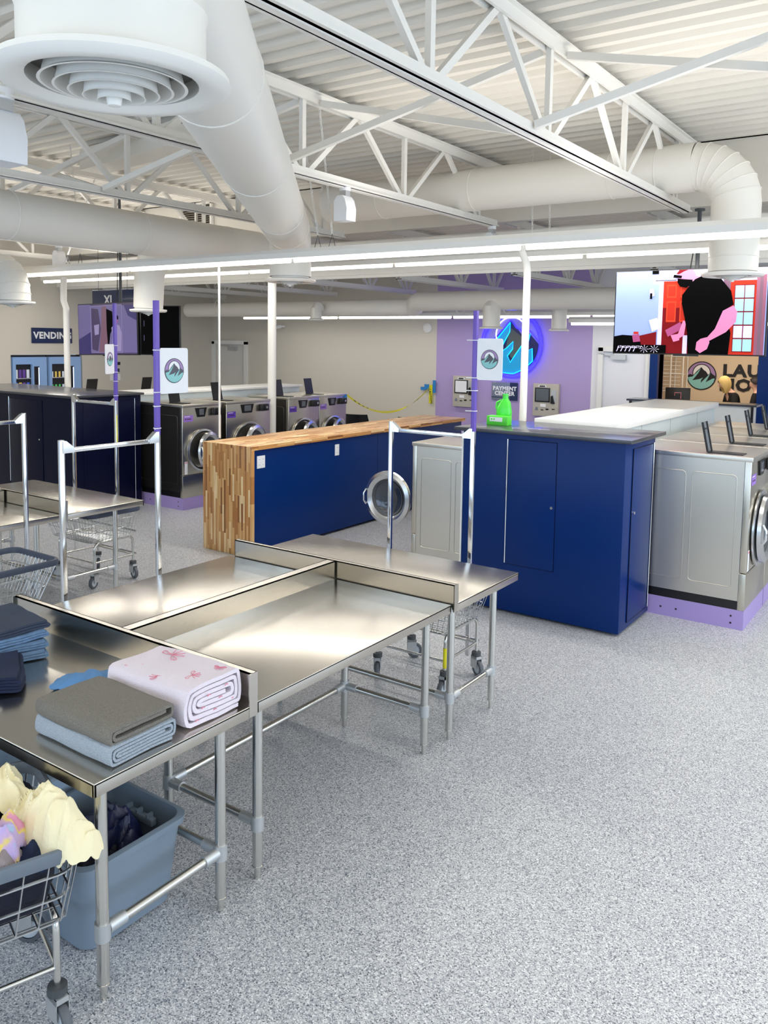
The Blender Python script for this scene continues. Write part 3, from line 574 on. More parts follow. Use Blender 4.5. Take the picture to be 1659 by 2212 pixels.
c4 = cart('rack_cart', 'rack cart under the left table, its slanted sign before the near-black cabinet', (-6.24, 4.50, 0), 0, rack=True, rox=-.32, pole=(.18, .262, 1.955, 2.45, R(-61)), rot=(.3, -.6, .9, 1.4), rim='rimdark')
MB().box(-.02, .225, 1.18, .016, .232, 1.45, M['yellow']).build('yellow_sticker', c4)
cart('rack_cart', 'rack cart with an empty dark-rimmed wire basket at the left edge', (-5.185, 3.0-.15, 0), R(90), rack=True, rox=.16, rim='rimdark')
fc = cart('laundry_cart', 'wire cart at the lower left corner heaped with crumpled clothes', (-2.495, 1.177, 0), R(70.6), hx=.315, hy=.235, btx=.03, tz=.655, wr=.0032, pitch=.062, rot=(.2, .5, 1.2, 1.1))

# ------------------------------------------------------------------ grey tote bins
def bin_(name, label, x0, x1, y0, y1, h, mt, taper=.06):
    t = thing(name, label, 'bin', ((x0+x1)/2, (y0+y1)/2, 0)); cx, cy = (x0+x1)/2, (y0+y1)/2; hx, hy = (x1-x0)/2, (y1-y0)/2
    rings = []
    def rg(f, z, d=0): return [p+Vector((cx, cy, 0)) for p in rrect(hx-taper*(1-f)-d, hy-taper*(1-f)-d, .06, z)]
    rings = [rg(0, .004, .02), rg(0, .012), rg(.5, h*.5), rg(.92, h-.03), rg(.92, h-.03, -.012), rg(1, h-.004, -.012), rg(1, h), rg(1, h, .008), rg(.96, h-.03, .006), rg(.5, h*.5, .006), rg(0, .02, .006)]
    vs = [p for r_ in rings for p in r_]; n = len(rings[0]); fs = [(i*n+k, i*n+(k+1) % n, (i+1)*n+(k+1) % n, (i+1)*n+k) for i in range(len(rings)-1) for k in range(n)]
    fs.append(tuple(range(n))[::-1]); fs.append(tuple((len(rings)-1)*n+k for k in range(n)))
    MB().add(vs, fs, mt, None, True).build('bin_body', t)
    hb = MB().box(x1-.30, y1-.055, h-.09, x1-.14, y1-.03, h-.06, mt, b=.004)
    for k in range(3): hb.box(x1-.29+k*.06, y1-.06, h-.06, x1-.28+k*.06, y1-.03, h-.045, mt)
    hb.build('bin_handle', t); return t
bin_('tote_bin', 'grey rectangular plastic bin on the floor under the front table, holding dark blue clothes', -2.80, -2.325, 1.60, 2.06, .345, M['bingray'], .035)
bin_('tote_bin', 'pale blue plastic bin half hidden under the front table behind the heaped clothes cart', -3.42, -2.85, 1.62, 2.04, .40, M['binlight'])

# ------------------------------------------------------------------ clothes
def heap(name, label, cat, cx, cy, z, hx, hy, H, mt, seed, rz=0, n=64, amp=.03, sc=9, drop=.06, th=.004, sup=2.2, group=None, square=False):
    ca, sa = math.cos(rz), math.sin(rz)
    def f(u, v):
        a, b = u*2-1, v*2-1; rr = max(abs(a), abs(b)); an = math.atan2(b, a)
        if square: x, y = a*hx, b*hy
        else:
            k = 1+.13*math.sin(3*an+seed)+.07*math.sin(5*an+seed*2.3)+.03*math.sin(11*an+seed); l = math.hypot(a, b) or 1; x = a/l*rr*k*hx; y = b/l*rr*k*hy
        p = Vector((x+seed*3.1, y+seed*1.7, seed)); q = p+Vector((noise.noise(p*6), noise.noise(p*6+Vector((5, 2, 0))), 0))*.07
        st = Vector((q.x*1.5, q.y*.7, q.z))      # creases run mostly one way
        c1 = (1-abs(noise.noise(st*sc)))**4; c2 = (1-abs(noise.noise(st*sc*2.3+Vector((3, 3, 1)))))**5
        hgt = H*(1-rr**sup)-drop*rr**6+amp*((c1-.45)*1.0+(c2-.4)*.45)*(1-.3*rr)+amp*.5*fbm(p, sc*.6, 2)
        w_ = 1 if not square else (1-rr**4)
        x += amp*.7*noise.noise(q*sc)*w_; y += amp*.7*noise.noise(q*sc+Vector((0, 9, 0)))*w_
        return (cx+x*ca-y*sa, cy+x*sa+y*ca, z+hgt)
    mb = sheet(f, n, n, mt, th); o = mb.build(name); setbase(o, (cx, cy, z)); return tag(o, label, cat, group)
# in the grey bin
heap('jacket', 'shiny royal blue jacket bundled in the grey bin', 'clothes', -2.56, 1.88, .235, .17, .12, .11, M['royal'], 1.3, amp=.05, drop=.04, sc=7)
heap('trousers', 'dark navy garment lying in the near side of the grey bin', 'clothes', -2.563, 1.83, .20, .19, .18, .05, M['navycloth'], 4.2, amp=.06, drop=.02, square=True)
# in the front cart
heap('dark_garment', 'black garments packed in the wire cart below the other clothes', 'clothes', -2.47, 1.20, .60, .26, .22, .06, M['blackcloth'], 2.1, R(70.6), amp=.03, drop=.03)
def inner_pile():
    # one bundle filling the cart basket, pressed against the wires
    t = Matrix.Translation((-2.495, 1.177, 0)) @ Matrix.Rotation(R(70.6), 4, 'Z'); mb = MB(); vs = []; n = 60; K = 16
    for k in range(K+1):
        f = k/K
        hx = .30+.045*f; y0, y1 = -.275-.06*f, .215; z = .415+.225*f
        if k == 0: hx -= .05; y0 += .05
        if k == K: hx -= .05; y0 += .05; z += .01
        rr = rrect(hx, (y1-y0)/2, .07, 0, 14)
        for p in rr:
            q = Vector((p.x, p.y+(y0+y1)/2, z)); d = Vector((p.x, p.y, 0)).normalized()
            q -= d*(.022-.026*ridge(q*1.0+Vector((3, 1, 2)), 11, 3)*.5+.012*noise.noise(q*25)); q.z += .02*noise.noise(q*9); vs.append(q)
    n = len(vs)//(K+1); fs = [(i*n+k, i*n+(k+1) % n, (i+1)*n+(k+1) % n, (i+1)*n+k) for i in range(K) for k in range(n)]+[tuple(range(n))[::-1], tuple(K*n+k for k in range(n))]
    return MB().add(vs, fs, M['navycloth'], t, True)
tag(setbase(inner_pile().build('clothes_bundle'), (-2.495, 1.177, .41)), 'bundle of navy and black clothes filling the wire cart basket', 'clothes')
heap('jeans', 'dark jeans with a waistband showing at the cart rim under the cream shirt', 'clothes', -2.17, 1.29, .625, .12, .06, .035, M['denim'], 5.5, R(66), amp=.035, drop=.03)
heap('grey_fleece', 'grey fleece garment at the left of the clothes cart', 'clothes', -2.21, 1.16, .655, .13, .09, .04, M['greycloth'], 3.3, R(66), amp=.04, drop=.04)
heap('tie_dye_garment', 'pastel tie-dye garment bunched below the cream shirt in the cart', 'clothes', -2.235, 1.225, .685, .12, .085, .045, M['tiedye'], 6.1, R(60), amp=.055, drop=.04)
heap('cream_shirt', 'crumpled cream shirt spilling over the corner of the wire cart', 'clothes', -2.19, 1.395, .675, .19, .095, .075, M['cream'], 7.7, R(8), n=90, amp=.055, sc=7, drop=.06)
heap('cream_sleeve', 'twisted cream cloth at the top left of the clothes pile in the cart', 'clothes', -2.40, 1.36, .71, .11, .09, .06, M['cream'], 9.4, R(30), n=80, amp=.06, sc=8, drop=.04)
heap('black_shirt', 'black shirt at the back of the clothes cart below the table edge', 'clothes', -2.72, 1.42, .66, .13, .11, .05, M['blackcloth'], 8.8, R(20), amp=.025)

def folded(name, label, cat, loc, L_, W_, path, th, mt, rz=0, wob=.004, nseg=26, seed=1, edge=None, top_sag=.0):
    """Folded cloth: a ribbon 'path' (x,z) of the cross-section is swept along local y."""
    P = [Vector((x, 0, z)) for x, z in path]; Q = []
    for i in range(len(P)-1):
        for k in range(3): Q.append(P[i].lerp(P[i+1], k/3))
    Q.append(P[-1]); S = []
    for i in range(len(Q)): S.append((Q[max(i-1, 0)]+Q[i]*2+Q[min(i+1, len(Q)-1)])/4)
    n = len(S); up_, dn = [], []
    for i in range(n):
        d = (S[min(i+1, n-1)]-S[max(i-1, 0)]).normalized(); nn = Vector((-d.z, 0, d.x)); up_.append(S[i]+nn*th/2); dn.append(S[i]-nn*th/2)
    loop = up_+dn[::-1]; m_ = len(loop); vs = []
    for j in range(nseg+1):
        y = -W_/2+W_*j/nseg; e = 1-.04*abs(2*j/nseg-1)**8
        for p in loop:
            q = Vector((p.x*e, y, p.z)); w_ = Vector((noise.noise(q*7+Vector((seed, 0, 0))), noise.noise(q*7+Vector((0, seed, 0))), noise.noise(q*9+Vector((0, 0, seed)))))
            q += Vector((w_.x*wob*1.5, w_.y*wob*2 if j in (0, nseg) else 0, w_.z*wob)); vs.append(q)
    fs = [(j*m_+k, (j+1)*m_+k, (j+1)*m_+(k+1) % m_, j*m_+(k+1) % m_) for j in range(nseg) for k in range(m_)]
    # caps as strips between both sides of the ribbon
    for j, fl in ((0, 0), (nseg, 1)):
        for i in range(n-1):
            a = (j*m_+i, j*m_+i+1, j*m_+m_-2-i, j*m_+m_-1-i); fs.append(a if fl else a[::-1])
    mz = min(v.z for v in vs); vs = [v-Vector((0, 0, mz)) for v in vs]
    mb = MB(); mb.add(vs, fs, mt, None, True); o = mb.build(name); o.location = loc; o.rotation_euler = (0, 0, rz); return tag(o, label, cat)
def zig(L_, gap, n, r=.006):
    """serpentine fold path: n layers"""
    pts = []; 
    for k in range(n):
        z = k*gap; a, b = (-L_/2, L_/2) if k % 2 == 0 else (L_/2, -L_/2); s = 1 if b > a else -1
        if k: pts.append((a, z))
        for f in ((0, .25, .5, .75, 1) if not k else (.1, .35, .6, .85, 1)): pts.append((a+(b-a)*f*(.985), z))
        if k < n-1: pts += [(b+s*gap*.35, z+gap*.25), (b+s*gap*.45, z+gap*.5), (b+s*gap*.35, z+gap*.75)]
    return pts
def spiral(L_, gap, layers):
    """roll-fold path: outer wrap around inner layers"""
    pts = []; z0, z1 = 0, gap*layers; a, b = -L_/2, L_/2
    while z1-z0 > gap*.6:
        pts += [(b, z0), ((a+b)/2, z0), (a+gap*.5, z0), (a, z0+(z1-z0)*.2), (a-gap*.25, (z0+z1)/2), (a, z1-(z1-z0)*.2), (a+gap*.5, z1), ((a+b)/2, z1), (b-gap*.5, z1)]
        z0 += gap; z1 -= gap; a += gap*1.1
        if z1-z0 > gap*.6: pts += [(b, z1+gap*.7), (b+gap*.1, (z0+z1)/2+gap*.2), (b-gap*.3, z0+.1*gap)]; b -= gap*1.1
    return pts
# pale blue towel below, grey towel on it: fold edges face the right end (+y side), seen from the camera
tw = R(0)
def towel_pos(x, y, z=.762): return (x, y, z)
folded('folded_towel', 'pale blue-grey bath towel folded beneath the grey towel at the table corner', 'towel', towel_pos(-2.375, 1.735), 0, .42, spiral(.27, .012, 5), .009, M['towelblue'], R(90), seed=3)
folded('folded_towel', 'taupe grey towel folded on top of the pale blue one at the table corner', 'towel', towel_pos(-2.38, 1.74, .824), 0, .41, spiral(.265, .0125, 4), .0112, M['towelgrey'], R(90), seed=5)
bl = folded('folded_blanket', 'thick white plush blanket with pink bow pattern folded against the backsplash', 'blanket', towel_pos(-2.38, 2.05), 0, .42, spiral(.265, .0185, 7), .015, M['plush'], R(92), wob=.007, seed=8)
def bow(mb, x, y, s, a, z=.002):
    T = Matrix.Translation((x, y, z)) @ Matrix.Rotation(a, 4, 'Z') @ Matrix.Scale(s, 4)
    for sx in (-1, 1):
        for k, (p, q) in enumerate((((0, 0), (.9, .55)), ((0, 0), (1.0, .1)), ((0, 0), (.8, -.6)), ((0, 0), (.3, -.9)))):
            mb.tube([T @ Vector((sx*p[0], p[1], 0)), T @ Vector((sx*q[0]*.5, q[1]*.5+.12, 0)), T @ Vector((sx*q[0], q[1], 0))], .0014, M['bow'], 4)
        mb.tube([T @ Vector((sx*.9, .55, 0)), T @ Vector((sx*1.15, .3, 0)), T @ Vector((sx*1.0, .1, 0))], .0014, M['bow'], 5)
bm_ = MB(); zt = max(v.co.z for v in bl.data.vertices)-.004
# positions in the blanket's own frame: local x = toward the fold, y = along its width
for x, y, s, a in ((.08, .09, .05, 1.2), (-.07, .14, .03, 2.4), (-.02, -.12, .032, .4), (-.10, -.02, .03, 2.9), (.09, -.15, .022, 5)): b_ = MB(); bow(b_, x, y, s, a, zt); b_.build('bow_print').parent = bl
for k in range(12):
    yy = -.204 if k < 7 else .0; z_ = .025+.10*((k*37 % 11)/11)
    if k < 7: b_ = MB().tube([(-.10+.03*k, -.214, z_), (-.092+.03*k, -.218, z_+.006), (-.084+.03*k, -.214, z_)], .002, M['bow'], 5); b_.build('edge_print').parent = bl
heap('folded_shirt', 'light blue shirt lying flat behind the towels, partly under the blanket', 'shirt', -2.745, 1.985, .778, .185, .105, .034, M['blueshirt'], 2.7, R(25), amp=.016, sc=7, drop=.006)
# jeans stack at the left
for k, (mt, nm, lab) in enumerate((('denimlight', 'folded_jeans', 'light blue jeans at the bottom of the denim stack'), ('denimlight', 'folded_jeans', 'light blue jeans second from the bottom of the denim stack'), ('denimlight', 'folded_jeans', 'light blue jeans third from the bottom of the denim stack'), ('denimgrey', 'folded_jeans', 'slate blue jeans on top of the denim stack at the left edge'))):
    folded(nm, lab, 'jeans', (-3.38-.012*k, 1.98, .762+.036*k), 0, .36, zig(.24, .011, 3), .009, M[mt], R(70+4*k), seed=11+k, wob=.007)
folded('folded_jeans', 'dark indigo jeans with a white waist tag, in front of the denim stack', 'jeans', (-3.10, 1.745, .762), 0, .30, zig(.20, .013, 5), .011, M['denim'], R(60), seed=21, wob=.012)
jw = [o for o in col.objects if o.name.startswith('folded_jeans')][-1]
MB().box(-.03, -.155, .05, .02, -.152, .07, M['white']).build('waist_tag', jw, 'white printed tag')

# ------------------------------------------------------------------ blue cabinet, wooden counter
t = thing('cabinet', 'tall glossy blue cabinet with a thin dark top, standing right of centre', 'cabinet', (-2.6, 6.3, 0))
MB().box(-3.29, 5.87, .02, -1.955, 6.57, 1.44, M['navy'], b=.003).build('cabinet_body', t)
MB().box(-3.36, 5.83, 1.44, -1.90, 6.665, 1.468, M['graytop'], b=.003).build('cabinet_top', t)
def seamline(t, x0, z0, x1, z1, y, hinge=True):
    mb = MB(); k = .004
    for a in ((x1-k, z0, x1, z1), (x0, z0, x1, z0+k), (x0, z1-k, x1, z1)): mb.box(a[0], y-.0012, a[1], a[2], y+.002, a[3], M['navyk'])
    return mb
d = MB().box(-2.885, 5.862, .405, -2.482, 5.872, 1.398, M['navy'], b=.002).build('door', t)
seamline(t, -2.89, .40, -2.478, 1.402, 5.869).build('door_gap', d)
MB().cyl((-2.892, 5.862, .41), (-2.892, 5.862, 1.40), .0045, M['chrome'], 8).build('piano_hinge', d)
MB().cyl((-2.505, 5.85, .90), (-2.505, 5.864, .90), .011, M['chrome'], 16).build('lock', d)
d = MB().box(-1.957, 6.04, .07, -1.948, 6.50, 1.38, M['navy'], b=.002).build('door', t)
mb = MB(); 
for a in ((6.036, .066, 6.04, 1.384), (6.036, .066, 6.50, .07), (6.036, 1.38, 6.50, 1.384)): mb.box(-1.956, a[0], a[1], -1.9475, a[2], a[3], M['navyk'])
mb.build('door_gap', d)
MB().cyl((-1.948, 6.52, .07), (-1.948, 6.52, 1.39), .006, M['chrome'], 8).build('piano_hinge', d)
MB().cyl((-1.949, 6.075, .90), (-1.936, 6.075, .90), .011, M['chrome'], 16).build('lock', d)
MB().box(-3.305, 5.866, .1, -3.292, 5.90, 1.43, M['trim']).build('edge_strip', t)

t = thing('cabinet', 'near-black navy cabinet with a dark top at the left, beside the silver washers', 'cabinet', (-9.3, 6.4, 0))
MB().box(-11.4, 5.90, .02, -8.60, 6.90, 1.42, M['navyk'], b=.003).build('cabinet_body', t)
MB().box(-11.5, 5.86, 1.42, -8.565, 6.93, 1.448, M['graytop'], b=.003).build('cabinet_top', t)
d = MB().box(-8.601, 6.05, .07, -8.593, 6.78, 1.36, M['navyk'], b=.002).build('door', t)
MB().cyl((-8.592, 6.80, .07), (-8.592, 6.80, 1.38), .006, M['chrome'], 8).build('piano_hinge', d)
d = MB().box(-9.9, 5.892, .07, -9.2, 5.901, 1.36, M['navyk'], b=.002).build('door', t)
MB().cyl((-9.91, 5.89, .3), (-9.91, 5.89, 1.38), .006, M['chrome'], 8).build('piano_hinge', d)
MB().cyl((-9.25, 5.89, .88), (-9.25, 5.88, .88), .011, M['chrome'], 12).build('lock', d)

t = thing('island_counter', 'butcher block counter with a wooden waterfall end and dark blue side panels', 'counter', (-6, 7.8, 0))
x0, x1, y0, y1, zt = -6.30, -5.62, 5.83, 10.05, 1.105
MB().box(x0, y0, zt-.04, x1, y1, zt, M['woodtop'], b=.002).build('countertop', t)
MB().box(x0, y0-.002, 0, x1, y0+.04, zt-.001, M['woodend'], b=.002).build('waterfall_end', t)
MB().box(x1-.004, y0, zt-.041, x1+.001, y1+.001, zt+.0005, M['woodedge']).build('edge_strip', t)
MB().box(x0+.04, y0+.04, .03, x1-.03, y1-.05, zt-.04, M['navy'], b=.002).build('side_panel', t)
MB().box(x1-.031, 7.995, .03, x1-.029, 8.0, zt-.04, M['navyk']).build('panel_joint', t)
for y_, w_ in ((5.99, .115), (7.21, .075)):
    o = MB().box(x1-.031, y_-w_/2, .875, x1-.024, y_+w_/2, 1.0, M['outlet'], b=.003).build('outlet_plate', t)
    q = MB()
    for k in ((-.025, .0), (.028, .0)) if w_ > .1 else ((0, 0),):
        for dz in (-.028, .028):
            q.box(x1-.0245, y_+k[0]-.014, .937+dz-.018, x1-.0225, y_+k[0]+.014, .937+dz+.018, M['white']); q.box(x1-.0226, y_+k[0]-.006, .937+dz-.005, x1-.022, y_+k[0]-.004, .937+dz+.006, M['blackink']).box(x1-.0226, y_+k[0]+.004, .937+dz-.005, x1-.022, y_+k[0]+.006, .937+dz+.006, M['blackink'])
    q.build('socket', o)

# ------------------------------------------------------------------ washers
def washer(label, X, Y0, face, Wd=.74, D=.93, base=.15, H=1.17, ajar=0, dark_side=False, lid=True, sticker=True, group='front-load washers', plinth=True):
    """face '+x' or '-x'. X is the front plane, Y0 the near side."""
    s = 1 if face == '+x' else -1
    t = thing('washer', label, 'washing machine', (X, Y0+Wd/2, 0), group, 0, local=True)
    def bx(mb, a0, b0, c0, a1, b1, c1, mt, b=0):   # a: depth outwards from the front plane, b: across from the near side, c: height
        xa, xb = sorted((s*a0, s*a1)); return mb.box(xa, b0-Wd/2, c0, xb, b1-Wd/2, c1, mt, b=b)
    zb, zt = base, base+H; S = M['steelface']
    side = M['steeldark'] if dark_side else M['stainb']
    if plinth: p_ = bx(MB(), -D-.05, 0, 0, 0, Wd, zb, M['purple']); [p_.cyl((s*-k, -Wd/2-.001, z), (s*-k, -Wd/2+.01, z), .008, M['blackink'], 10) for k, z in ((.09, .10), (.09, .045), (.62, .07), (.5, .07))]; p_.build('plinth', t)
    else: bx(MB(), -D-.05, 0, 0, 0, Wd, zb, M['black']).build('plinth', t)
    bx(MB(), -D, .004, zb+.07, -.045, Wd-.004, zt-.02, side).build('casing', t)
    bx(MB(), -D+.01, .01, zb, -.05, Wd-.01, zb+.07, M['black']).build('kick_strip', t)
    for a0, a1 in ((-.425, -.10), (-.80, -.475)):   # embossed panels on the near side
        mb = MB(); pts = [(s*((a0+a1)/2)+p.x, (zb+.17+zt-.14)/2+p.y) for p in rrect((a1-a0)/2, (zt-.14-zb-.17)/2, .03, 0)]
        mb.tube([(x, -Wd/2+.004, z) for x, z in pts], .0035, side, 6, closed=True); mb.build('embossed_panel', t)
    fr = MB(); bx(fr, -.05, 0, zb+.29, 0, Wd, zt-.02, S, .006); bx(fr, -.05, 0, zb, 0, Wd, zb+.285, S, .004); fr.build('front_panel', t)
    bx(MB(), -D-.005, -.003, zt-.03, .008, Wd+.003, zt+.005, M['stainb'], .004).build('top_cover', t)
    # control window (trapezoid), card reader, sticker
    F_ = FX(s*.001, 0, 0, face); y_ = lambda v: (v-Wd/2)*s   # across coordinate as seen on the face
    near_left = s > 0
    def fc_(v): return v-Wd/2 if s > 0 else Wd/2-v
    c0, c1 = (.32, .60)
    w0, w1 = (fc_(Wd*c0), fc_(Wd*c1)) if s > 0 else (fc_(Wd*c1), fc_(Wd*c0))
    cm = MB().prism([(w0, zt-.045), (w0+.035, zt-.16), (w1-.035, zt-.16), (w1, zt-.045)][::-1], -.002, .012, M['black'], F_); o = cm.build('control_window', t)
    MB().prism([(w0+.055, zt-.06), (w0+.055, zt-.135), (w1-.055, zt-.135), (w1-.055, zt-.06)][::-1], .012, .0135, M['screen'], F_).build('display', o)
    rc = Wd*.82; b0, b1 = sorted((fc_(rc-.06), fc_(rc+.07)))
    MB().box(b0, zt-.15, 0, b1, zt-.055, .06, M['black'], F_, b=.012).cyl((b0+.08, zt-.10, .05), (b0+.08, zt-.10, .066), .018, M['alum'], 14, T=F_).build('card_reader', t)
    if sticker:
        b0, b1 = sorted((fc_(.02), fc_(.17)))
        o = MB().prism([(b0, zt-.21), (b1, zt-.21), (b1, zt-.13), (b0, zt-.13)], 0, .002, M[sticker if isinstance(sticker, str) else 'purplel'], F_).build('price_sticker', t)
        q = MB(); q.prism([(b0+.02, zt-.185), (b0+.035, zt-.185), (b0+.035, zt-.17), (b0+.02, zt-.17)], .002, .0025, M['blackink'], F_).prism([(b0+.045, zt-.182), (b1-.03, zt-.182), (b1-.03, zt-.173), (b0+.045, zt-.173)], .002, .0025, M['blackink'], F_).prism([(b0+.01, zt-.148), (b1-.05, zt-.148), (b1-.05, zt-.142), (b0+.01, zt-.142)], .002, .0025, M['whiteink'], F_); q.build('sticker_print', o)
        b0, b1 = sorted((fc_(.03), fc_(.075))); MB().prism([(b0, zb+.30), (b1, zb+.30), (b1, zb+.46), (b0, zb+.46)], 0, .002, M['white'], F_).prism([(b0+.004, zb+.44), (b1-.004, zb+.44), (b1-.004, zb+.455), (b0+.004, zb+.455)], .002, .003, M['bow'], F_).build('warning_label', t)
    # door ring and door
    dz = zb+H*.50; rr_ = min(.285, Wd*.385); cy = 0
    Tr = FX(0, cy, dz, face)
    MB().lathe([(rr_*.98, 0), (rr_*1.06, .012), (rr_*1.06, .024), (rr_*.97, .03), (rr_*.9, .022), (rr_*.88, -.02), (rr_*.80, -.06)], M['alum'] if not dark_side else M['alum'], 48, Tr).build('door_ring', t)
    MB().lathe([(.001, -.03), (rr_*.88, -.02)], M['black'], 32, Tr).build('drum_opening', t)
    hinge = Wd*.40*1.0
    # hinge on the far side for +x, on the near side for -x: both are the right-hand side seen from the front
    hy = rr_*1.02 if s > 0 else -rr_*1.02
    Td = Matrix.Translation((s*.03, hy, dz)) @ Matrix.Rotation(ajar, 4, 'Z') @ Matrix.Translation((0, -hy, 0)) @ FX(0, 0, 0, face)
    dr_ = MB().lathe([(rr_*.60, .012), (rr_*.64, .03), (rr_*.80, .055), (rr_*.93, .04), (rr_*.95, .012), (rr_*.90, 0), (rr_*.6, 0)], M['alum'], 48, Td); od = dr_.build('door', t)
    MB().lathe([(rr_*.60, .014), (rr_*.645, .034), (rr_*.61, .028), (rr_*.56, .012)], M['rubber'], 40, Td).build('gasket', od)
    MB().lathe([(.001, -.02), (rr_*.3, -.015), (rr_*.5, .0), (rr_*.61, .014)], M['glassblue'], 36, Td).build('door_glass', od)
    MB().tube([Td @ Vector(p) for p in ((-rr_*.86, .07, .05), (-rr_*.90, .03, .075), (-rr_*.90, -.04, .075), (-rr_*.86, -.08, .05))], .010, M['chrome'], 10).build('door_handle', od)
    if lid:   # detergent lid, open
        a0 = -.10; lb = MB(); bx(lb, -.34, .08, zt+.005, -.08, .21, zt+.012, M['black']); lb.build('soap_box', t)
        c = MB(); xa = s*-.34; c.add([(xa, .10-Wd/2, zt+.01), (xa, .27-Wd/2, zt+.01), (xa-s*.05, .27-Wd/2, zt+.24), (xa-s*.05, .10-Wd/2, zt+.24), (xa-s*.012, .10-Wd/2, zt+.012), (xa-s*.012, .27-Wd/2, zt+.012), (xa-s*.062, .27-Wd/2, zt+.242), (xa-s*.062, .10-Wd/2, zt+.242)], [(0, 1, 2, 3), (7, 6, 5, 4), (0, 4, 5, 1), (1, 5, 6, 2), (2, 6, 7, 3), (3, 7, 4, 0)], M['black'])
        if s > 0 and X > -5:
            c = MB().bar((xa, .085-Wd/2, zt+.01), (xa-.05, .085-Wd/2, zt+.24), .014, .014, M['black']).bar((xa, .205-Wd/2, zt+.01), (xa-.05, .205-Wd/2, zt+.24), .014, .014, M['black']).bar((xa-.003, .145-Wd/2, zt+.01), (xa-.053, .145-Wd/2, zt+.238), .006, .11, M['screen']).bar((xa-.03, .06-Wd/2, zt+.19), (xa-.03, .13-Wd/2, zt+.19), .01, .01, M['black'])
        c.build('soap_lid', t)
    return t
# right bank, facing the right edge
names = ['nearest brushed-steel washer right of the blue cabinet, on a lavender plinth', 'second washer of the right bank, its lid raised behind the nearest one', 'third washer of the right bank behind two raised black lids', 'fourth washer of the right bank toward the service counter']
for k in range(4): washer(names[k], -1.24, 6.59+k*.765, '+x', .74, ajar=R(0 if k == 0 else 0), lid=True)
# middle bank, facing left, first one with its door wide open
names = ['washer between wooden counter and blue cabinet, its round door swung wide open', 'washer directly behind the one with the open round door', 'far washer of the middle bank behind the cabinet']
for k in range(3):
    washer(names[k], -4.26, 6.61+k*.80, '-x', .74, base=.02, ajar=R(90) if k == 0 else 0, lid=False, plinth=False)
# left bank, facing the aisle
wl = [(6.955, .66, 'first silver washer of the left bank, next to the near-black cabinet', 'purplel', True), (7.70, .84, 'second silver washer of the left bank, left of the white column', 'purpled', False), (8.93, .68, 'third silver washer of the left bank, right of the white column', 'purpled', True), (9.62, .66, 'last silver washer of the left bank, caution tape on its corner', 'purplel', False)]
for y_, w_, l_, st_, dk in wl: washer(l_, -7.88, y_, '+x', w_, D=.80, ajar=R(14), dark_side=dk, sticker=st_)
for k in range(3): washer('%s washer top behind the near-black cabinet, seen only from above' % ('nearest', 'middle', 'farthest')[k], -10.35, 6.98+k*.95, '-x', .8, D=.8, lid=(k < 2))
# bulkheads between the banks
t = thing('service_bulkhead', 'long white-topped service ledge running back from the blue cabinet', 'ledge', (-2.65, 8.4, 0))
MB().box(-3.04, 6.67, 1.44, -2.30, 10.12, 1.50, M['counterw'], b=.003).build('ledge_top', t)
MB().box(-3.0, 6.68, 0, -2.33, 10.08, 1.44, M['bulk']).build('ledge_panel', t)
mb = MB()
for y_ in (7.4, 8.3, 9.3): mb.box(-2.3305, y_, 1.3, -2.329, y_+.004, 1.47, M['grayink'])
mb.build('panel_joint', t)
t = thing('service_bulkhead', 'white service ledge behind the left silver washers', 'ledge', (-9.0, 8.6, 0))
MB().box(-9.35, 6.96, 1.40, -8.74, 10.25, 1.43, M['counterw'], b=.003).build('ledge_top', t)
MB().box(-9.3, 6.96, 0, -8.78, 10.2, 1.40, M['bulk']).build('ledge_panel', t)
# reception bar in front of the service window
t = thing('reception_bar', 'white reception bar with a thin dark top and black end legs below the service window', 'counter', (-3.4, 12.2, 0))
MB().box(-4.02, 12.0, 1.335, -2.24, 12.4, 1.362, M['graytop']).build('bar_top', t)
MB().box(-3.96, 12.06, 0, -2.31, 12.35, 1.335, M['counterw']).build('bar_front', t)
for x in (-3.97, -2.30): MB().box(x-.015, 12.02, 0, x+.015, 12.05, 1.335, M['black']).build('leg', t)

# ------------------------------------------------------------------ televisions and hanging signs
def tv(label, P, w_, h_, T, paint, mount=None):
    t = thing('television', label, 'television', P)
    MB().box(-w_/2-.012, -h_/2-.012, -.05, w_/2+.012, h_/2+.012, -.002, M['black'], T, b=.004).box(-.12, -h_/2-.025, -.04, .12, -h_/2-.01, -.01, M['black'], T).build('bezel', t)
    s = MB().poly([(-w_/2, -h_/2), (w_/2, -h_/2), (w_/2, h_/2), (-w_/2, h_/2)], -.0015, M['tvblack'], T); lay = [0]
    def q(pts, mt):
        lay[0] += 1; s.poly([((x-.5)*w_, (.5-y)*h_) for x, y in pts][::-1], lay[0]*.00025, M[mt], T)
    def rc(x0, y0, x1, y1, mt): q([(x0, y0), (x1, y0), (x1, y1), (x0, y1)], mt)
    paint(q, rc, s, lay, w_, h_, T); s.build('screen', t)
    if mount:
        MB().cyl((mount[0], mount[1], mount[2]), (mount[0], mount[1], mount[3]), .02, M['rubber'], 14).cyl((mount[0], mount[1], mount[3]-.02), (mount[0], mount[1], mount[3]), .05, M['rubber'], 14).build('mount_pole', t)
        MB().tube([(mount[0]-.03, mount[1], mount[3]-.3), (mount[0]-.08, mount[1], mount[2]+.1), (mount[0]-.09, mount[1], mount[2])], .006, M['black'], 6).build('cable', t)
    return t
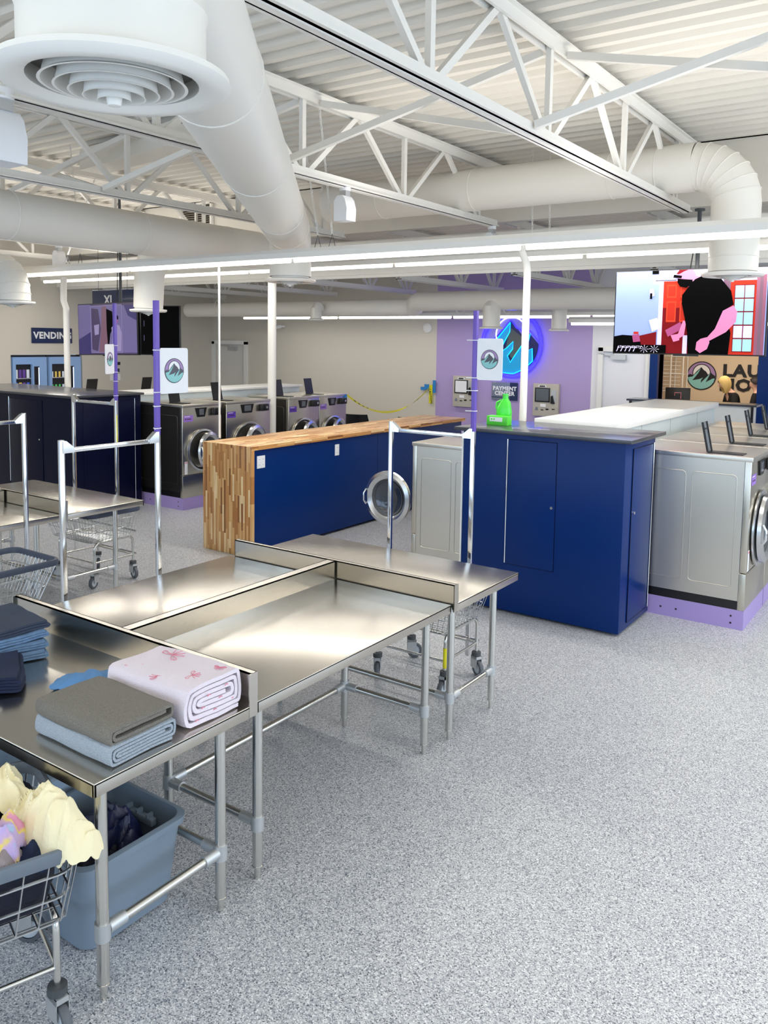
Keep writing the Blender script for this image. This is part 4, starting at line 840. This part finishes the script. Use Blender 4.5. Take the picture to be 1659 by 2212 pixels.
def paint_show(q, rc, s, lay, w_, h_, T):
    rc(0, 0, 1, 1, 'tvwall'); rc(.26, 0, 1, .16, 'tvwall2'); rc(.29, .08, 1, .14, 'tvtrim')
    rc(.305, .13, .335, 1, 'tvtrim'); rc(.335, .13, .56, 1, 'tvdoor'); rc(.335, .45, .56, 1, 'tvdoord')
    for x in (.36, .45):
        rc(x, .17, x+.065, .33, 'tvdoorl'); rc(x+.008, .19, x+.057, .31, 'tvdoor'); rc(x, .37, x+.065, .62, 'tvdoorl'); rc(x+.008, .39, x+.057, .60, 'tvdoor')
    rc(.28, .115, .42, .122, 'tvblack'); rc(.48, .78, .51, 1, 'tvtrim')
    rc(.76, .14, .935, 1, 'tvdoor'); rc(.80, .19, .925, .97, 'tvdoord')
    for i in range(2):
        for j in range(5): rc(.805+i*.061, .20+j*.155, .86+i*.061, .34+j*.155, 'tvsky' if j != 3 else 'tvtrim')
    for i, x in enumerate((.935, .955, .975)): rc(x, .08, x+.02, 1, ('tvcurt', 'tvbrown', 'tvcurt')[i])
    rc(.73, .10, .775, 1, 'tvbrown'); rc(.255, 0, .30, .04, 'tvblack')
    q([(.24, .22), (.27, .22), (.275, .30), (.245, .32)], 'tvtrim'); q([(.245, .27), (.26, .27), (.26, .34), (.245, .34)], 'tvblack')
    # table, dark sofa, cards
    q([(0, .80), (.06, .78), (.16, .79), (.2, .88), (.2, 1), (0, 1)], 'tvblack'); q([(.18, .79), (.30, .74), (.30, .92), (.2, .93)], 'tvdoord')
    q([(.245, .60), (.30, .57), (.33, .69), (.27, .74)], 'tvw'); q([(.36, .72), (.46, .62), (.48, .70), (.38, .80)], 'tvskind'); q([(.14, .74), (.175, .74), (.175, .77), (.14, .77)], 'tvdoor'); q([(.13, .78), (.18, .77), (.19, .86), (.14, .87)], 'tvskind')
    q([(0, .90), (.37, .90), (.37, 1), (0, 1)], 'tvblack')
    for cx in (.22, .29):
        for a in range(8):
            an = a*math.pi/4; q([(cx, .95), (cx+.035*math.cos(an), .95+.05*math.sin(an)), (cx+.032*math.cos(an+.12), .95+.048*math.sin(an+.12))], 'tvw')
    for k in range(5): q([(.02+.03*k, .985), (.035+.03*k, .93), (.04+.03*k, .93), (.027+.03*k, .985)], 'tvtrim')
    # the man: arms, shirt, neck, head
    q([(.48, .60), (.50, .62), (.49, .78), (.44, .84), (.41, .82), (.45, .76)], 'tvskin'); q([(.40, .78), (.46, .76), (.46, .84), (.42, .86)], 'tvskin')
    q([(.515, .08), (.57, .08), (.62, .14), (.55, .22), (.50, .20)], 'tvskin')
    q([(.54, .12), (.60, .07), (.66, .07), (.71, .11), (.78, .26), (.80, .42), (.745, .48), (.79, .75), (.78, 1), (.52, 1), (.51, .75), (.49, .58), (.465, .40), (.465, .30)], 'tvblack')
    q([(.735, .49), (.80, .43), (.825, .50), (.82, .62), (.76, .74), (.64, .86), (.625, .84), (.69, .70)], 'tvskin')
    q([(.64, .80), (.66, .86), (.645, .94), (.60, .99), (.57, .95), (.575, .86), (.60, .82)], 'tvskin')
    q([(.44, .01), (.49, -.0), (.53, .0), (.55, .06), (.54, .13), (.49, .18), (.45, .14), (.43, .08)], 'tvskin')
    q([(.43, .10), (.47, .11), (.53, .12), (.53, .17), (.49, .215), (.45, .20), (.43, .15)], 'tvblack'); q([(.44, .0), (.50, .0), (.47, .02), (.44, .05), (.42, .05)], 'tvdoord'); q([(.405, .055), (.46, .07), (.455, .10), (.40, .09)], 'tvblack')
    s.text('ATMOSPHERETV', h_*.04, M['tvw'], T @ Matrix.Translation(((.115-.5)*w_, (.5-.93)*h_, lay[0]*.00025+.0004)), 0, .0004)
tv('large television hanging at the right, showing a man in a black shirt by red doors', (-2.29, 8.55, 2.06), 1.46, .83, Matrix.Translation((-2.29, 8.55, 2.485)) @ Matrix.Rotation(R(-.0), 4, 'Y') @ FX(0, 0, 0, '-y'), paint_show, (-2.235, 8.63, 2.7, 3.5))
def paint_dim(q, rc, s, lay, w_, h_, T):
    rc(0, 0, 1, 1, 'tvgrey2'); rc(0, 0, .22, .75, 'tvgrey'); q([(0, .7), (.22, .55), (.22, 1), (0, 1)], 'tvnavy'); rc(.76, .05, 1, .97, 'tvgrey')
    rc(.22, .03, .76, .97, 'tvpale'); rc(.226, .04, .754, .96, 'tvgrey'); q([(.24, .08), (.36, .10), (.40, .5), (.34, .94), (.24, .9)], 'tvgrey2'); q([(.28, .42), (.37, .40), (.36, .6), (.29, .62)], 'tvpale')
    q([(.42, .05), (.50, .05), (.52, .96), (.36, .96), (.40, .55)], 'tvbrown'); q([(.50, .10), (.60, .16), (.62, .45), (.56, .6), (.52, .96), (.50, .5)], 'tvblack')
    q([(.58, .48), (.64, .40), (.72, .44), (.75, .58), (.74, .94), (.58, .94), (.60, .62)], 'tvpale'); q([(.62, .26), (.68, .26), (.69, .38), (.64, .42), (.61, .35)], 'tvskind'); q([(.60, .26), (.66, .20), (.70, .26), (.70, .32), (.62, .30)], 'tvblack')
    q([(.80, .05), (1, .05), (1, .35), (.86, .25)], 'tvnavy')
A_ = Vector((-10.72, 7.5, 0)); 
tv('dim television hanging at the left, with purple panels and a figure in a pale shirt', (-10.05, 7.5, 1.9), 1.32, .72, Matrix.Translation((-10.07, 7.5, 2.262)) @ Matrix.Rotation(R(-1.2), 4, 'Y') @ FX(0, 0, 0, '-y'), paint_dim, (-9.88, 7.6, 2.5, 4.22))
def paint_off(q, rc, s, lay, w_, h_, T): rc(.08, .30, .09, .42, 'tvgrey'); rc(.08, .6, .09, .72, 'tvgrey')
tv('black switched-off television next to the dim one, half behind the duct drop', (-9.1, 7.9, 1.92), 0.55, .66, Matrix.Translation((-9.12, 7.66, 2.25)) @ Matrix.Rotation(R(28), 4, 'Z') @ FX(0, 0, 0, '-y'), paint_off)
t = thing('hanging_sign', 'navy hanging sign reading XL above the dim television', 'sign', (-10.85, 8.2, 2.6))
MB().box(-11.35, 8.19, 2.58, -10.33, 8.21, 2.875, M['signnavy'], b=.004).build('sign_board', t)
MB().text('XL', .19, M['white'], FX(-10.93, 8.188, 2.715, '-y'), .001, .006).build('lettering', t)
mb = MB().cyl((-11.2, 8.2, 2.87), (-11.2, 8.2, 3.5), .003, M['cable'], 6).cyl((-10.5, 8.2, 2.87), (-10.5, 8.2, 3.5), .003, M['cable'], 6); mb.build('hanging_wire', t)
t = thing('wall_sign', 'navy wall sign reading VENDING above the vending machines', 'sign', (-13.68, 9.0, 2.0))
MB().box(-13.7, 8.60, 2.02, -13.68, 9.42, 2.295, M['signnavy'], b=.004).build('sign_board', t)
MB().text('VENDING', .165, M['white'], FX(-13.679, 9.02, 2.155, '+x'), .001, .006).build('lettering', t)

# ------------------------------------------------------------------ vending machines
def vending(label, y0, y1, lit, seed):
    t = thing('vending_machine', label, 'vending machine', (-14.0, (y0+y1)/2, 0), 'vending machines'); random.seed(seed); F0 = -13.695
    MB().box(-14.4, y0, .02, F0-.06, y1, 1.80, M['black'], b=.01).build('casing', t)
    wy0, wy1 = y0+.07, y1-.30
    MB().box(F0-.06, y0+.015, .1, F0, wy0, 1.77, M['vendglow']).box(F0-.06, wy1, .1, F0, y1-.015, 1.77, M['vendglow']).box(F0-.06, wy0, 1.64, F0, wy1, 1.77, M['vendglow']).box(F0-.06, wy0, .1, F0, wy1, .5, M['vendglow']).build('front_panel', t)
    MB().box(F0-.16, wy0, .5, F0-.155, wy1, 1.64, M['vendin']).build('window', t)
    pk = MB()
    for r_ in range(4): pk.box(F0-.155, wy0, .60+r_*.26, F0-.03, wy1, .615+r_*.26, M['cast'])
    pk.build('shelf', t)
    for r_ in range(4):
        y = wy0+.01
        while y < wy1-.05:
            c = 'pk%d' % random.choice((2, 1, 2, 3) if r_ < 3 and not lit else (0, 3, 4, 5)); h_ = .18 if r_ < 3 else .15
            q = MB()
            if lit: q.box(F0-.09, y, .615+r_*.26, F0-.05, y+.055, .615+r_*.26+h_, M[c], b=.006)
            else: q.cyl((F0-.07, y+.03, .615+r_*.26), (F0-.07, y+.03, .615+r_*.26+h_*.7), .024, M[c], 10).cyl((F0-.07, y+.03, .615+r_*.26+h_*.7), (F0-.07, y+.03, .615+r_*.26+h_), .01, M['white'], 8)
            q.build('product', t); y += .075
    MB().box(F0, y1-.27, .55, F0+.006, y1-.17, 1.60, M['black']).build('side_column', t)
    MB().box(F0+.006, y1-.19, .60, F0+.011, y1-.175, 1.58, M['vendlit']).build('light_strip', t)
    MB().box(F0, y1-.13, .98, F0+.008, y1-.04, 1.06, M['purpled']).build('keypad', t)
vending('left vending machine with snack packs, at the far left wall', 8.22, 8.91, True, 4)
vending('right vending machine with coloured bottles, nearer the corner', 8.93, 9.62, False, 9)
t = thing('wall_notice', 'two small dark notices stuck on the left wall beside the purple-poled sign', 'notice', (-13.69, 10.3, 1.5))
MB().box(-13.7, 10.28, 1.60, -13.69, 10.50, 1.66, M['blackink']).build('upper_notice', t); MB().box(-13.7, 10.30, 1.46, -13.69, 10.48, 1.53, M['signnavy']).box(-13.7, 10.26, 1.30, -13.692, 10.5, 1.42, M['white']).build('lower_notice', t)

# ------------------------------------------------------------------ payment wall
def kiosk(label, x, z, screenm):
    t = thing('payment_kiosk', label, 'payment kiosk', (x, 12.99, z), 'payment kiosks'); y = 12.985
    MB().box(x-.23, 12.93, z, x+.23, 13.0, z+.55, M['kiosk'], b=.006).build('panel', t)
    T = FX(x, 12.928, z, '-y')
    o = MB().box(-.19, .24, 0, .08, .48, .012, M['black'], T, b=.004).build('screen_frame', t); MB().poly([(-.17, .26), (.06, .26), (.06, .465), (-.17, .465)], .013, M[screenm], T).build('screen', o)
    MB().box(-.13, .49, 0, .01, .525, .006, M['white'], T).box(-.11, .495, .006, -.01, .517, .007, M['blackink'], T).build('header_label', t)
    MB().prism([(.10, .24), (.19, .24), (.19, .45), (.10, .45)], 0, .004, M['cast'], T).prism([(.10, .22), (.17, .22), (.13, .36), (.10, .34)], .004, .02, M['black'], T).build('bill_acceptor', t)
    MB().prism([(-.09, .16), (.01, .16), (.01, .21), (-.09, .21)], 0, .004, M['white'], T).build('card_slot', t)
    MB().prism([(-.18, .10), (-.13, .10), (-.14, .15), (-.17, .15)], 0, .004, M['signgrey'], T).prism([(-.08, .10), (-.03, .10), (-.03, .115), (-.08, .115)], 0, .004, M['black'], T).prism([(.01, .11), (.06, .11), (.06, .135), (.01, .135)], 0, .004, M['black'], T).prism([(.12, .12), (.17, .12), (.17, .135), (.12, .135)], 0, .004, M['black'], T).build('slots', t)
kiosk('right-hand payment kiosk set in the lavender wall beside the white door', -5.705, .93, 'screen')
kiosk('left-hand payment kiosk in the lavender wall, half behind the purple pole', -7.27, 1.0, 'white')
t = thing('wall_sign', 'grey and navy wall sign reading PAYMENT CENTER', 'sign', (-6.5, 12.98, 1.15))
T = FX(-6.49, 12.985, 1.315, '-y')
MB().box(-.25, -.155, 0, .25, .155, .012, M['signgrey'], T, b=.003).box(.10, -.155, .010, .25, .155, .0125, M['signnavy'], T).box(-.25, -.115, .0122, .25, -.10, .0128, M['signnavy'], T).build('sign_board', t)
MB().text('PAYMENT', .096, M['white'], T @ Matrix.Translation((0, .045, .0128)), .001, .004).text('CENTER', .096, M['white'], T @ Matrix.Translation((0, -.04, .0128)), .001, .004).build('lettering', t)
# neon mountain sign
t = thing('neon_sign', 'round blue neon mountain sign on the lavender wall', 'neon sign', (-6.365, 12.95, 1.56))
T = FX(-6.365, 12.96, 2.13, '-y'); Rn = .56
s_ = MB().prism(circ(Rn, 56), -.03, 0, M['neonlil'], T); o = s_.build('backing_disc', t)
def npoly(pts, z, mt, nm): MB().prism([(x*Rn, y*Rn) for x, y in pts], 0, z, M[mt], T).build(nm, t)
npoly([(-.9, -.2), (-.55, .2), (-.03, .72), (.35, .25), (.55, .35), (.9, 0), (.8, -.5), (.3, -.85), (-.3, -.85), (-.8, -.5)][::-1], .006, 'neonnavy', 'rock_shape')
npoly([(-.08, .52), (.35, .22), (.30, -.30), (-.02, -.42), (-.2, -.1)][::-1], .010, 'neonstone', 'stone_shape')
snow = [(-.9, -.22), (-.5, .14), (-.05, .66), (-.06, .38), (-.3, -.05), (-.5, -.34), (-.15, -.12), (.06, .08), (.05, -.15), (-.12, -.36), (-.02, -.56), (.12, -.36), (.45, .10), (.62, .32), (.55, .02), (.42, -.25), (.70, -.12), (.72, -.5), (.45, -.75), (.1, -.9), (-.3, -.88), (-.7, -.66), (-.86, -.4)]
npoly(snow[::-1], .014, 'neonfill', 'snow_shape')
def ntube(pts, r_, mt, nm, closed=True): MB().tube([T @ Vector((x*Rn, y*Rn, .035)) for x, y in pts], r_, M[mt], 8, closed=closed).build(nm, t)
ntube(circ(1.02, 60), .013, 'neonb', 'outer_tube'); ntube(circ(.93, 60), .010, 'neonb', 'inner_tube')
ntube(snow, .009, 'neonc', 'mountain_tube'); ntube(circ(.52, 30, 0, .30, R(-20), R(200)), .011, 'neonw', 'moon_tube', False)
ntube([(-.9, -.1), (-.5, .24), (-.04, .74), (.15, .5), (.4, .38), (.6, .42), (.9, .08)], .009, 'neonb', 'ridge_tube', False)
# detergent bottle and box on the blue cabinet
t = thing('detergent_bottle', 'bright green detergent bottle standing on the blue cabinet', 'bottle', (-3.14, 6.28, 1.468))
vs = []; fs = []; prof = [(.0, .062, .040), (.01, .068, .044), (.07, .070, .045), (.11, .062, .042), (.15, .045, .034), (.175, .026, .024), (.185, .022, .022)]
for z, a, b in prof:
    for k in range(20): an = 2*math.pi*k/20; vs.append((-3.14+a*math.cos(an)+(.010 if z > .12 else 0), 6.28+b*math.sin(an), 1.505+z))
fs = [(i*20+k, i*20+(k+1) % 20, (i+1)*20+(k+1) % 20, (i+1)*20+k) for i in range(6) for k in range(20)]+[tuple(range(20))[::-1], tuple(120+k for k in range(20))]
MB().add(vs, fs, M['green'], None, True).build('bottle_body', t)
MB().cyl((-3.13, 6.28, 1.685), (-3.13, 6.28, 1.725), .024, M['green'], 18).build('cap', t)
MB().tube([(-3.165, 6.28, 1.668), (-3.205, 6.28, 1.65), (-3.212, 6.28, 1.61), (-3.198, 6.28, 1.575)], .011, M['green'], 10).build('handle', t)
t = thing('sample_box', 'small lime green box with a white label in front of the detergent bottle', 'box', (-3.14, 6.20, 1.468))
MB().box(-3.235, 6.15, 1.468, -3.045, 6.235, 1.545, M['greend'], b=.003).build('carton', t)
MB().box(-3.205, 6.148, 1.50, -3.09, 6.1505, 1.535, M['white']).box(-3.195, 6.147, 1.512, -3.18, 6.149, 1.525, M['greend']).box(-3.17, 6.147, 1.512, -3.16, 6.149, 1.525, M['greend']).build('label_panel', t, 'white label')
# ------------------------------------------------------------------ caution tape, chairs, wall fittings
def tape():
    P = Vector((-7.86, 10.28, 1.30)); Q = Vector((-7.98, 12.93, 1.33)); W_ = .035; mb = MB(); n = 44; L = []
    for k in range(n+1):
        f = k/n; p = P.lerp(Q, f); p.z -= .36*4*f*(1-f)*(1.0); a = 1.2+2.6*f+.6*math.sin(9*f); L.append((p, Vector((math.cos(a)*.4, 0, math.sin(a)))*W_/2))
    vs = [v for p, d in L for v in (p-d, p+d)]; mb.add(vs+[v+Vector((.001, 0, 0)) for v in vs], [(2*k, 2*k+2, 2*k+3, 2*k+1) for k in range(n)]+[(2*(n+1)+2*k, 2*(n+1)+2*k+1, 2*(n+1)+2*k+3, 2*(n+1)+2*k+2) for k in range(n)], M['tape'])
    return mb, L
mb, L = tape(); t = thing('caution_tape', 'yellow caution tape sagging from the last left washer to the wall corner', 'tape', (-7.9, 11.6, 1.0)); o = mb.build('tape_strip', t)
q = MB()
for k in list(range(3, 11, 2))+list(range(30, 38, 2)):
    p, d = L[k]; p2, d2 = L[k+1]
    q.add([p-d*.4+Vector((.004, 0, 0)), p+d*.4+Vector((.004, 0, 0)), p2+d2*.4+Vector((.004, 0, 0)), p2-d2*.4+Vector((.004, 0, 0))], [(0, 1, 2, 3)], M['blackink'])
q.build('tape_print', o)
mb = MB().box(-8.02, 12.96, 1.02, -7.95, 12.97, 1.36, M['tape']); mb.text('CAUTION', .06, M['blackink'], FX(-7.985, 12.958, 1.16, '-y') @ Matrix.Rotation(R(-80), 4, 'Z'), .0005, .001); mb.build('tape_end', t)
mb = MB().box(-7.94, 12.955, 1.22, -7.88, 12.965, 1.45, M['btape']).box(-8.12, 12.955, 1.27, -8.02, 12.965, 1.37, M['btape']).box(-8.2, 12.955, 1.20, -8.12, 12.962, 1.26, M['btape'], Matrix.Translation((0, 0, .06))).box(-7.895, 10.22, 1.24, -7.868, 10.285, 1.31, M['btape']); mb.build('blue_tape', t)
def chair(label, x, y, rz):
    t = thing('chair', label, 'chair', (x, y, 0), 'black chairs by the back wall', rz, local=True); B = M['black']
    def bk(u, v): a = (u-.5)*2; w_ = .23*(1-.35*max(0, v-.5)**1.2); return (a*w_, .21+.10*v-.05*a*a*0+.0-.06*(a*a), .45+.42*v)
    sheet(bk, 14, 10, B, .012).build('backrest', t)
    def se(u, v): a = (u-.5)*2; return (a*.23, -.22+.43*v, .44+.03*a*a+.02*(1-v)**2)
    sheet(se, 14, 10, B, .012).build('seat', t)
    for sx, sy in ((1, 1), (-1, 1), (1, -1), (-1, -1)): MB().cyl((sx*.15, sy*.15, .445), (sx*.22, sy*.22, 0), .012, M['chrome'], 10).build('leg', t)
chair('black shell chair beside the last left washer, under the caution tape', -8.72, 11.8, R(-160))
chair('black shell chair farther right, its back just showing over the wooden counter', -7.6, 11.9, R(-190))
def sec_cam(label, x, y, z): 
    t = thing('security_camera', label, 'camera', (x, y, z)); MB().cyl((x, y, z), (x-.02, y-.14, z-.02), .04, M['white'], 16).box(x-.03, y, z-.02, x+.03, y+.1, z+.02, M['white']).build('camera_body', t); MB().cyl((x-.02, y-.141, z-.02), (x-.021, y-.15, z-.021), .03, M['glass'], 16).build('lens', t)
sec_cam('white security camera on the back wall left of the white column', -11.6, 12.88, 2.42)
MBs = MB().lathe([(.001, .03), (.075, .03), (.09, .02), (.095, 0)], M['trim'], 28, FX(-8.1, 12.995, 2.40, '-y')); tag(setbase(MBs.build('wall_speaker'), (-8.1, 12.99, 2.4)), 'round white disc fixture on the back wall left of the lavender wall', 'wall disc')
def sensor(label, x, y, z, s=1, rz=0):
    t = thing('joist_sensor', label, 'speaker', (x, y, z), 'white wedge speakers on the joists', rz, local=True)
    pts = [(-.06, -.09), (.06, -.09), (.065, 0), (.045, .07), (.02, .10), (-.03, .10), (-.06, .06)]
    MB().prism([(a*s, b*s) for a, b in pts], -.06*s, .06*s, M['white'], Matrix(((1, 0, 0, 0), (0, 0, 1, 0), (0, 1, 0, 0), (0, 0, 0, 1)))).build('speaker_body', t)
    MB().box(-.03*s, -.03*s, .10*s, .03*s, .03*s, .14*s, M['cast']).cyl((0, 0, .14*s), (0, 0, .18*s), .045*s, M['white'], 16).build('clamp', t)
sensor('white wedge speaker clamped under the joist beside the diagonal duct', -4.6, 5.95, 3.31, 1.15)
sensor('white wedge speaker near the light strip under the roof beam', -4.6, 8.75, 3.31, 1.1)
sensor('white wedge speaker at the left edge below the round diffuser', -4.6, 2.74, 3.27, 1.55)
sensor('white wedge speaker above the left-hand light strip near the duct elbow', -11.25, 7.55, 3.31, 1.15)

# ------------------------------------------------------------------ office behind the service window
t = thing('office_sign', 'mountain logo and large black lettering on the office wall', 'wall sign', (-3.6, 15.98, 1.3))
e_ = MB(); emblem(e_, .265, FX(-3.965, 15.99, 1.60, '-y'), .002); e_.build('emblem', t)
MB().text('LAUN', .30, M['blackink'], FX(-3.13, 15.985, 1.70, '-y'), .004, .012, 1.12).text('MOUN', .30, M['blackink'], FX(-3.10, 15.985, 1.44, '-y'), .004, .012, 1.12).build('lettering', t)
t = thing('wire_shelf', 'white wire shelving against the office wall behind the monitor', 'shelf', (-4.55, 15.8, 0)); S = M['steelwhite']
mb = MB()
for x in (-5.0, -4.42, -4.2):
    for y in (15.6, 15.9): mb.cyl((x, y, 0), (x, y, 2.0), .012, S, 8)
mb.build('upright', t)
for z in (.6, 1.0, 1.3, 1.62, 1.94):
    q = MB().box(-5.0, 15.6, z, -4.2, 15.61, z+.02, S)
    for k in range(9): q.box(-5.0, 15.6+k*.035, z, -4.2, 15.604+k*.035, z+.005, S)
    q.build('shelf', t)
q = MB()
for k in range(8): q.cyl((-5.0, 15.62, 1.36+k*.07), (-4.25, 15.62, 1.36+k*.07), .005, S, 6)
q.build('rail', t)
t = thing('desk', 'pale office desk behind the service window', 'desk', (-3.4, 14.3, 0))
MB().box(-4.4, 14.0, 1.02, -2.4, 14.5, 1.06, M['counterw']).build('desktop', t)
for x in (-4.35, -2.45): MB().box(x-.03, 14.05, 0, x+.03, 14.45, 1.02, M['counterw']).build('leg', t)
t = thing('monitor', 'black monitor seen from behind on the office desk', 'monitor', (-3.95, 14.35, 1.06))
T = Matrix.Translation((-3.93, 14.35, 1.30)) @ Matrix.Rotation(R(14), 4, 'Z') @ Matrix.Rotation(R(-8), 4, 'X')
MB().box(-.2, -.015, -.14, .2, .015, .14, M['black'], T, b=.006).build('monitor_shell', t); MB().box(-.07, -.03, -.26, .07, -.012, .02, M['blackm'], T).box(-.1, -.1, -.24, .1, .08, -.225, M['blackm'], Matrix.Translation((-3.93, 14.35, 1.30))).build('stand', t)
MB().tube([T @ Vector(p) for p in ((-.05, -.035, .0), (-.05, -.04, .05), (.05, -.04, .05), (.05, -.035, -.05))], .006, M['bow'], 6).build('cable', t)
tag(setbase(MB().ball((-4.5, 14.3, 1.22), .1, .1, .13, M['btape'], 16).build('blue_bag'), (-4.5, 14.3, 1.06)), 'blue bag at the left of the office window', 'bag')
def person(label, x, y, rz, tilt, hairmt, hair_long, H=1.68):
    t = thing('person', label, 'person', (x, y, 0), None, rz, local=True)
    def skin(nodes, edges, mt, name, sub=2):
        me = bpy.data.meshes.new(name); me.from_pydata([n[:3] for n in nodes], edges, []); o = bpy.data.objects.new(name, me); col.objects.link(o)
        md = o.modifiers.new('s', 'SKIN'); sb = o.modifiers.new('u', 'SUBSURF'); sb.levels = sb.render_levels = sub
        for i, n in enumerate(nodes): me.skin_vertices[0].data[i].radius = (n[3], n[4] if len(n) > 4 else n[3])
        me.skin_vertices[0].data[0].use_root = True
        dg = bpy.context.evaluated_depsgraph_get(); ev = o.evaluated_get(dg); m2 = bpy.data.meshes.new_from_object(ev)
        vs = [v.co.copy() for v in m2.vertices]; fs = [tuple(p.vertices) for p in m2.polygons]; bpy.data.objects.remove(o)
        return MB().add(vs, fs, mt, None, True).build(name, t)
    k = H/1.68; f = -.10*tilt  # leaning forward (-y)
    def S(l): return [tuple(v*k for v in n) for n in l]
    N = S([(0, 0, .92, .13, .10), (0, f*.5, 1.15, .12, .09), (0, f, 1.34, .14, .09), (0, f*1.2, 1.44, .055), (0, f*1.6, 1.50, .05), (0, f*2.0-.02, 1.57, .075, .085), (0, f*2.2-.01, 1.65, .06, .07),
           (.17, f, 1.38, .05), (.24, f-.04, 1.12, .038), (.16, f-.24, 1.08, .028), (.13, f-.32, 1.10, .022), (-.17, f, 1.38, .05), (-.24, f-.04, 1.12, .038), (-.16, f-.24, 1.08, .028), (-.13, f-.32, 1.10, .022),
           (.09, 0, .85, .09), (.10, -.02, .48, .06), (.10, .02, .08, .04), (.10, -.14, .03, .03), (-.09, 0, .85, .09), (-.10, -.02, .48, .06), (-.10, .02, .08, .04), (-.10, -.14, .03, .03), (0, f*2.0-.10, 1.555, .018)])
    E = [(0, 1), (1, 2), (2, 3), (3, 4), (4, 5), (5, 6), (2, 7), (7, 8), (8, 9), (9, 10), (2, 11), (11, 12), (12, 13), (13, 14), (0, 15), (15, 16), (16, 17), (17, 18), (0, 19), (19, 20), (20, 21), (21, 22), (5, 23)]
    skin(N, E, M['skin'], 'body')
    N2 = S([(0, 0, .90, .15, .12), (0, f*.5, 1.15, .14, .11), (0, f, 1.34, .16, .105), (0, f*1.1, 1.42, .075), (.18, f, 1.38, .065), (.25, f-.04, 1.12, .052), (.17, f-.22, 1.08, .042), (-.18, f, 1.38, .065), (-.25, f-.04, 1.12, .052), (-.17, f-.22, 1.08, .042)])
    skin(N2, [(0, 1), (1, 2), (2, 3), (2, 4), (4, 5), (5, 6), (2, 7), (7, 8), (8, 9)], M['cloth'], 'black_top')
    N3 = S([(0, 0, .92, .145, .115), (.09, 0, .84, .10), (.10, -.02, .48, .075), (.10, .02, .10, .06), (-.09, 0, .84, .10), (-.10, -.02, .48, .075), (-.10, .02, .10, .06)])
    skin(N3, [(0, 1), (1, 2), (2, 3), (0, 4), (4, 5), (5, 6)], M['cloth'], 'trousers')
    hc = Vector((0, f*2.05-.0, 1.60))*k; vs = []; fs = []; n = 28; K = 14
    for i in range(K+1):
        a = math.pi*i/K*(.80 if hair_long else .55)
        for j in range(n):
            th = 2*math.pi*j/n; front = max(0, -math.sin(th)); a2 = a*(1-.45*front)
            r_ = .115*(1+.04*math.sin(9*th)); zz = .115*math.cos(a2)-(.10*(i/K)**2 if hair_long else 0)*(1-front)
            vs.append(hc+Vector((r_*math.sin(a2)*math.cos(th)*.9, r_*math.sin(a2)*math.sin(th)+.012, zz))*k)
    fs = [(i*n+j, (i+1)*n+j, (i+1)*n+(j+1) % n, i*n+(j+1) % n) for i in range(K) for j in range(n)]
    MB().add(vs, fs, hairmt, None, True).build('hair', t)
    eb = MB()
    for sx in (-1, 1): eb.ball((sx*.03*k, hc.y-.088*k, 1.585*k), .009, .006, .006, M['blackink'], 8)
    eb.ball((0, hc.y-.09*k, 1.53*k), .02, .006, .005, M['bow'], 8); eb.build('face_features', t)
person('person with long blonde hair and a black top, head bowed behind the service window', -3.08, 14.95, R(-60), 1.3, M['hair'], True, 1.62)
person('person in black at the right edge of the service window, seen from the side', -2.80, 15.35, R(-95), .6, M['hairk'], False, 1.6)
for o in list(col.objects):
    if o.type == 'MESH' and not o.parent and 'label' not in o and o.get('kind') != 'structure': print('UNTAGGED', o.name)
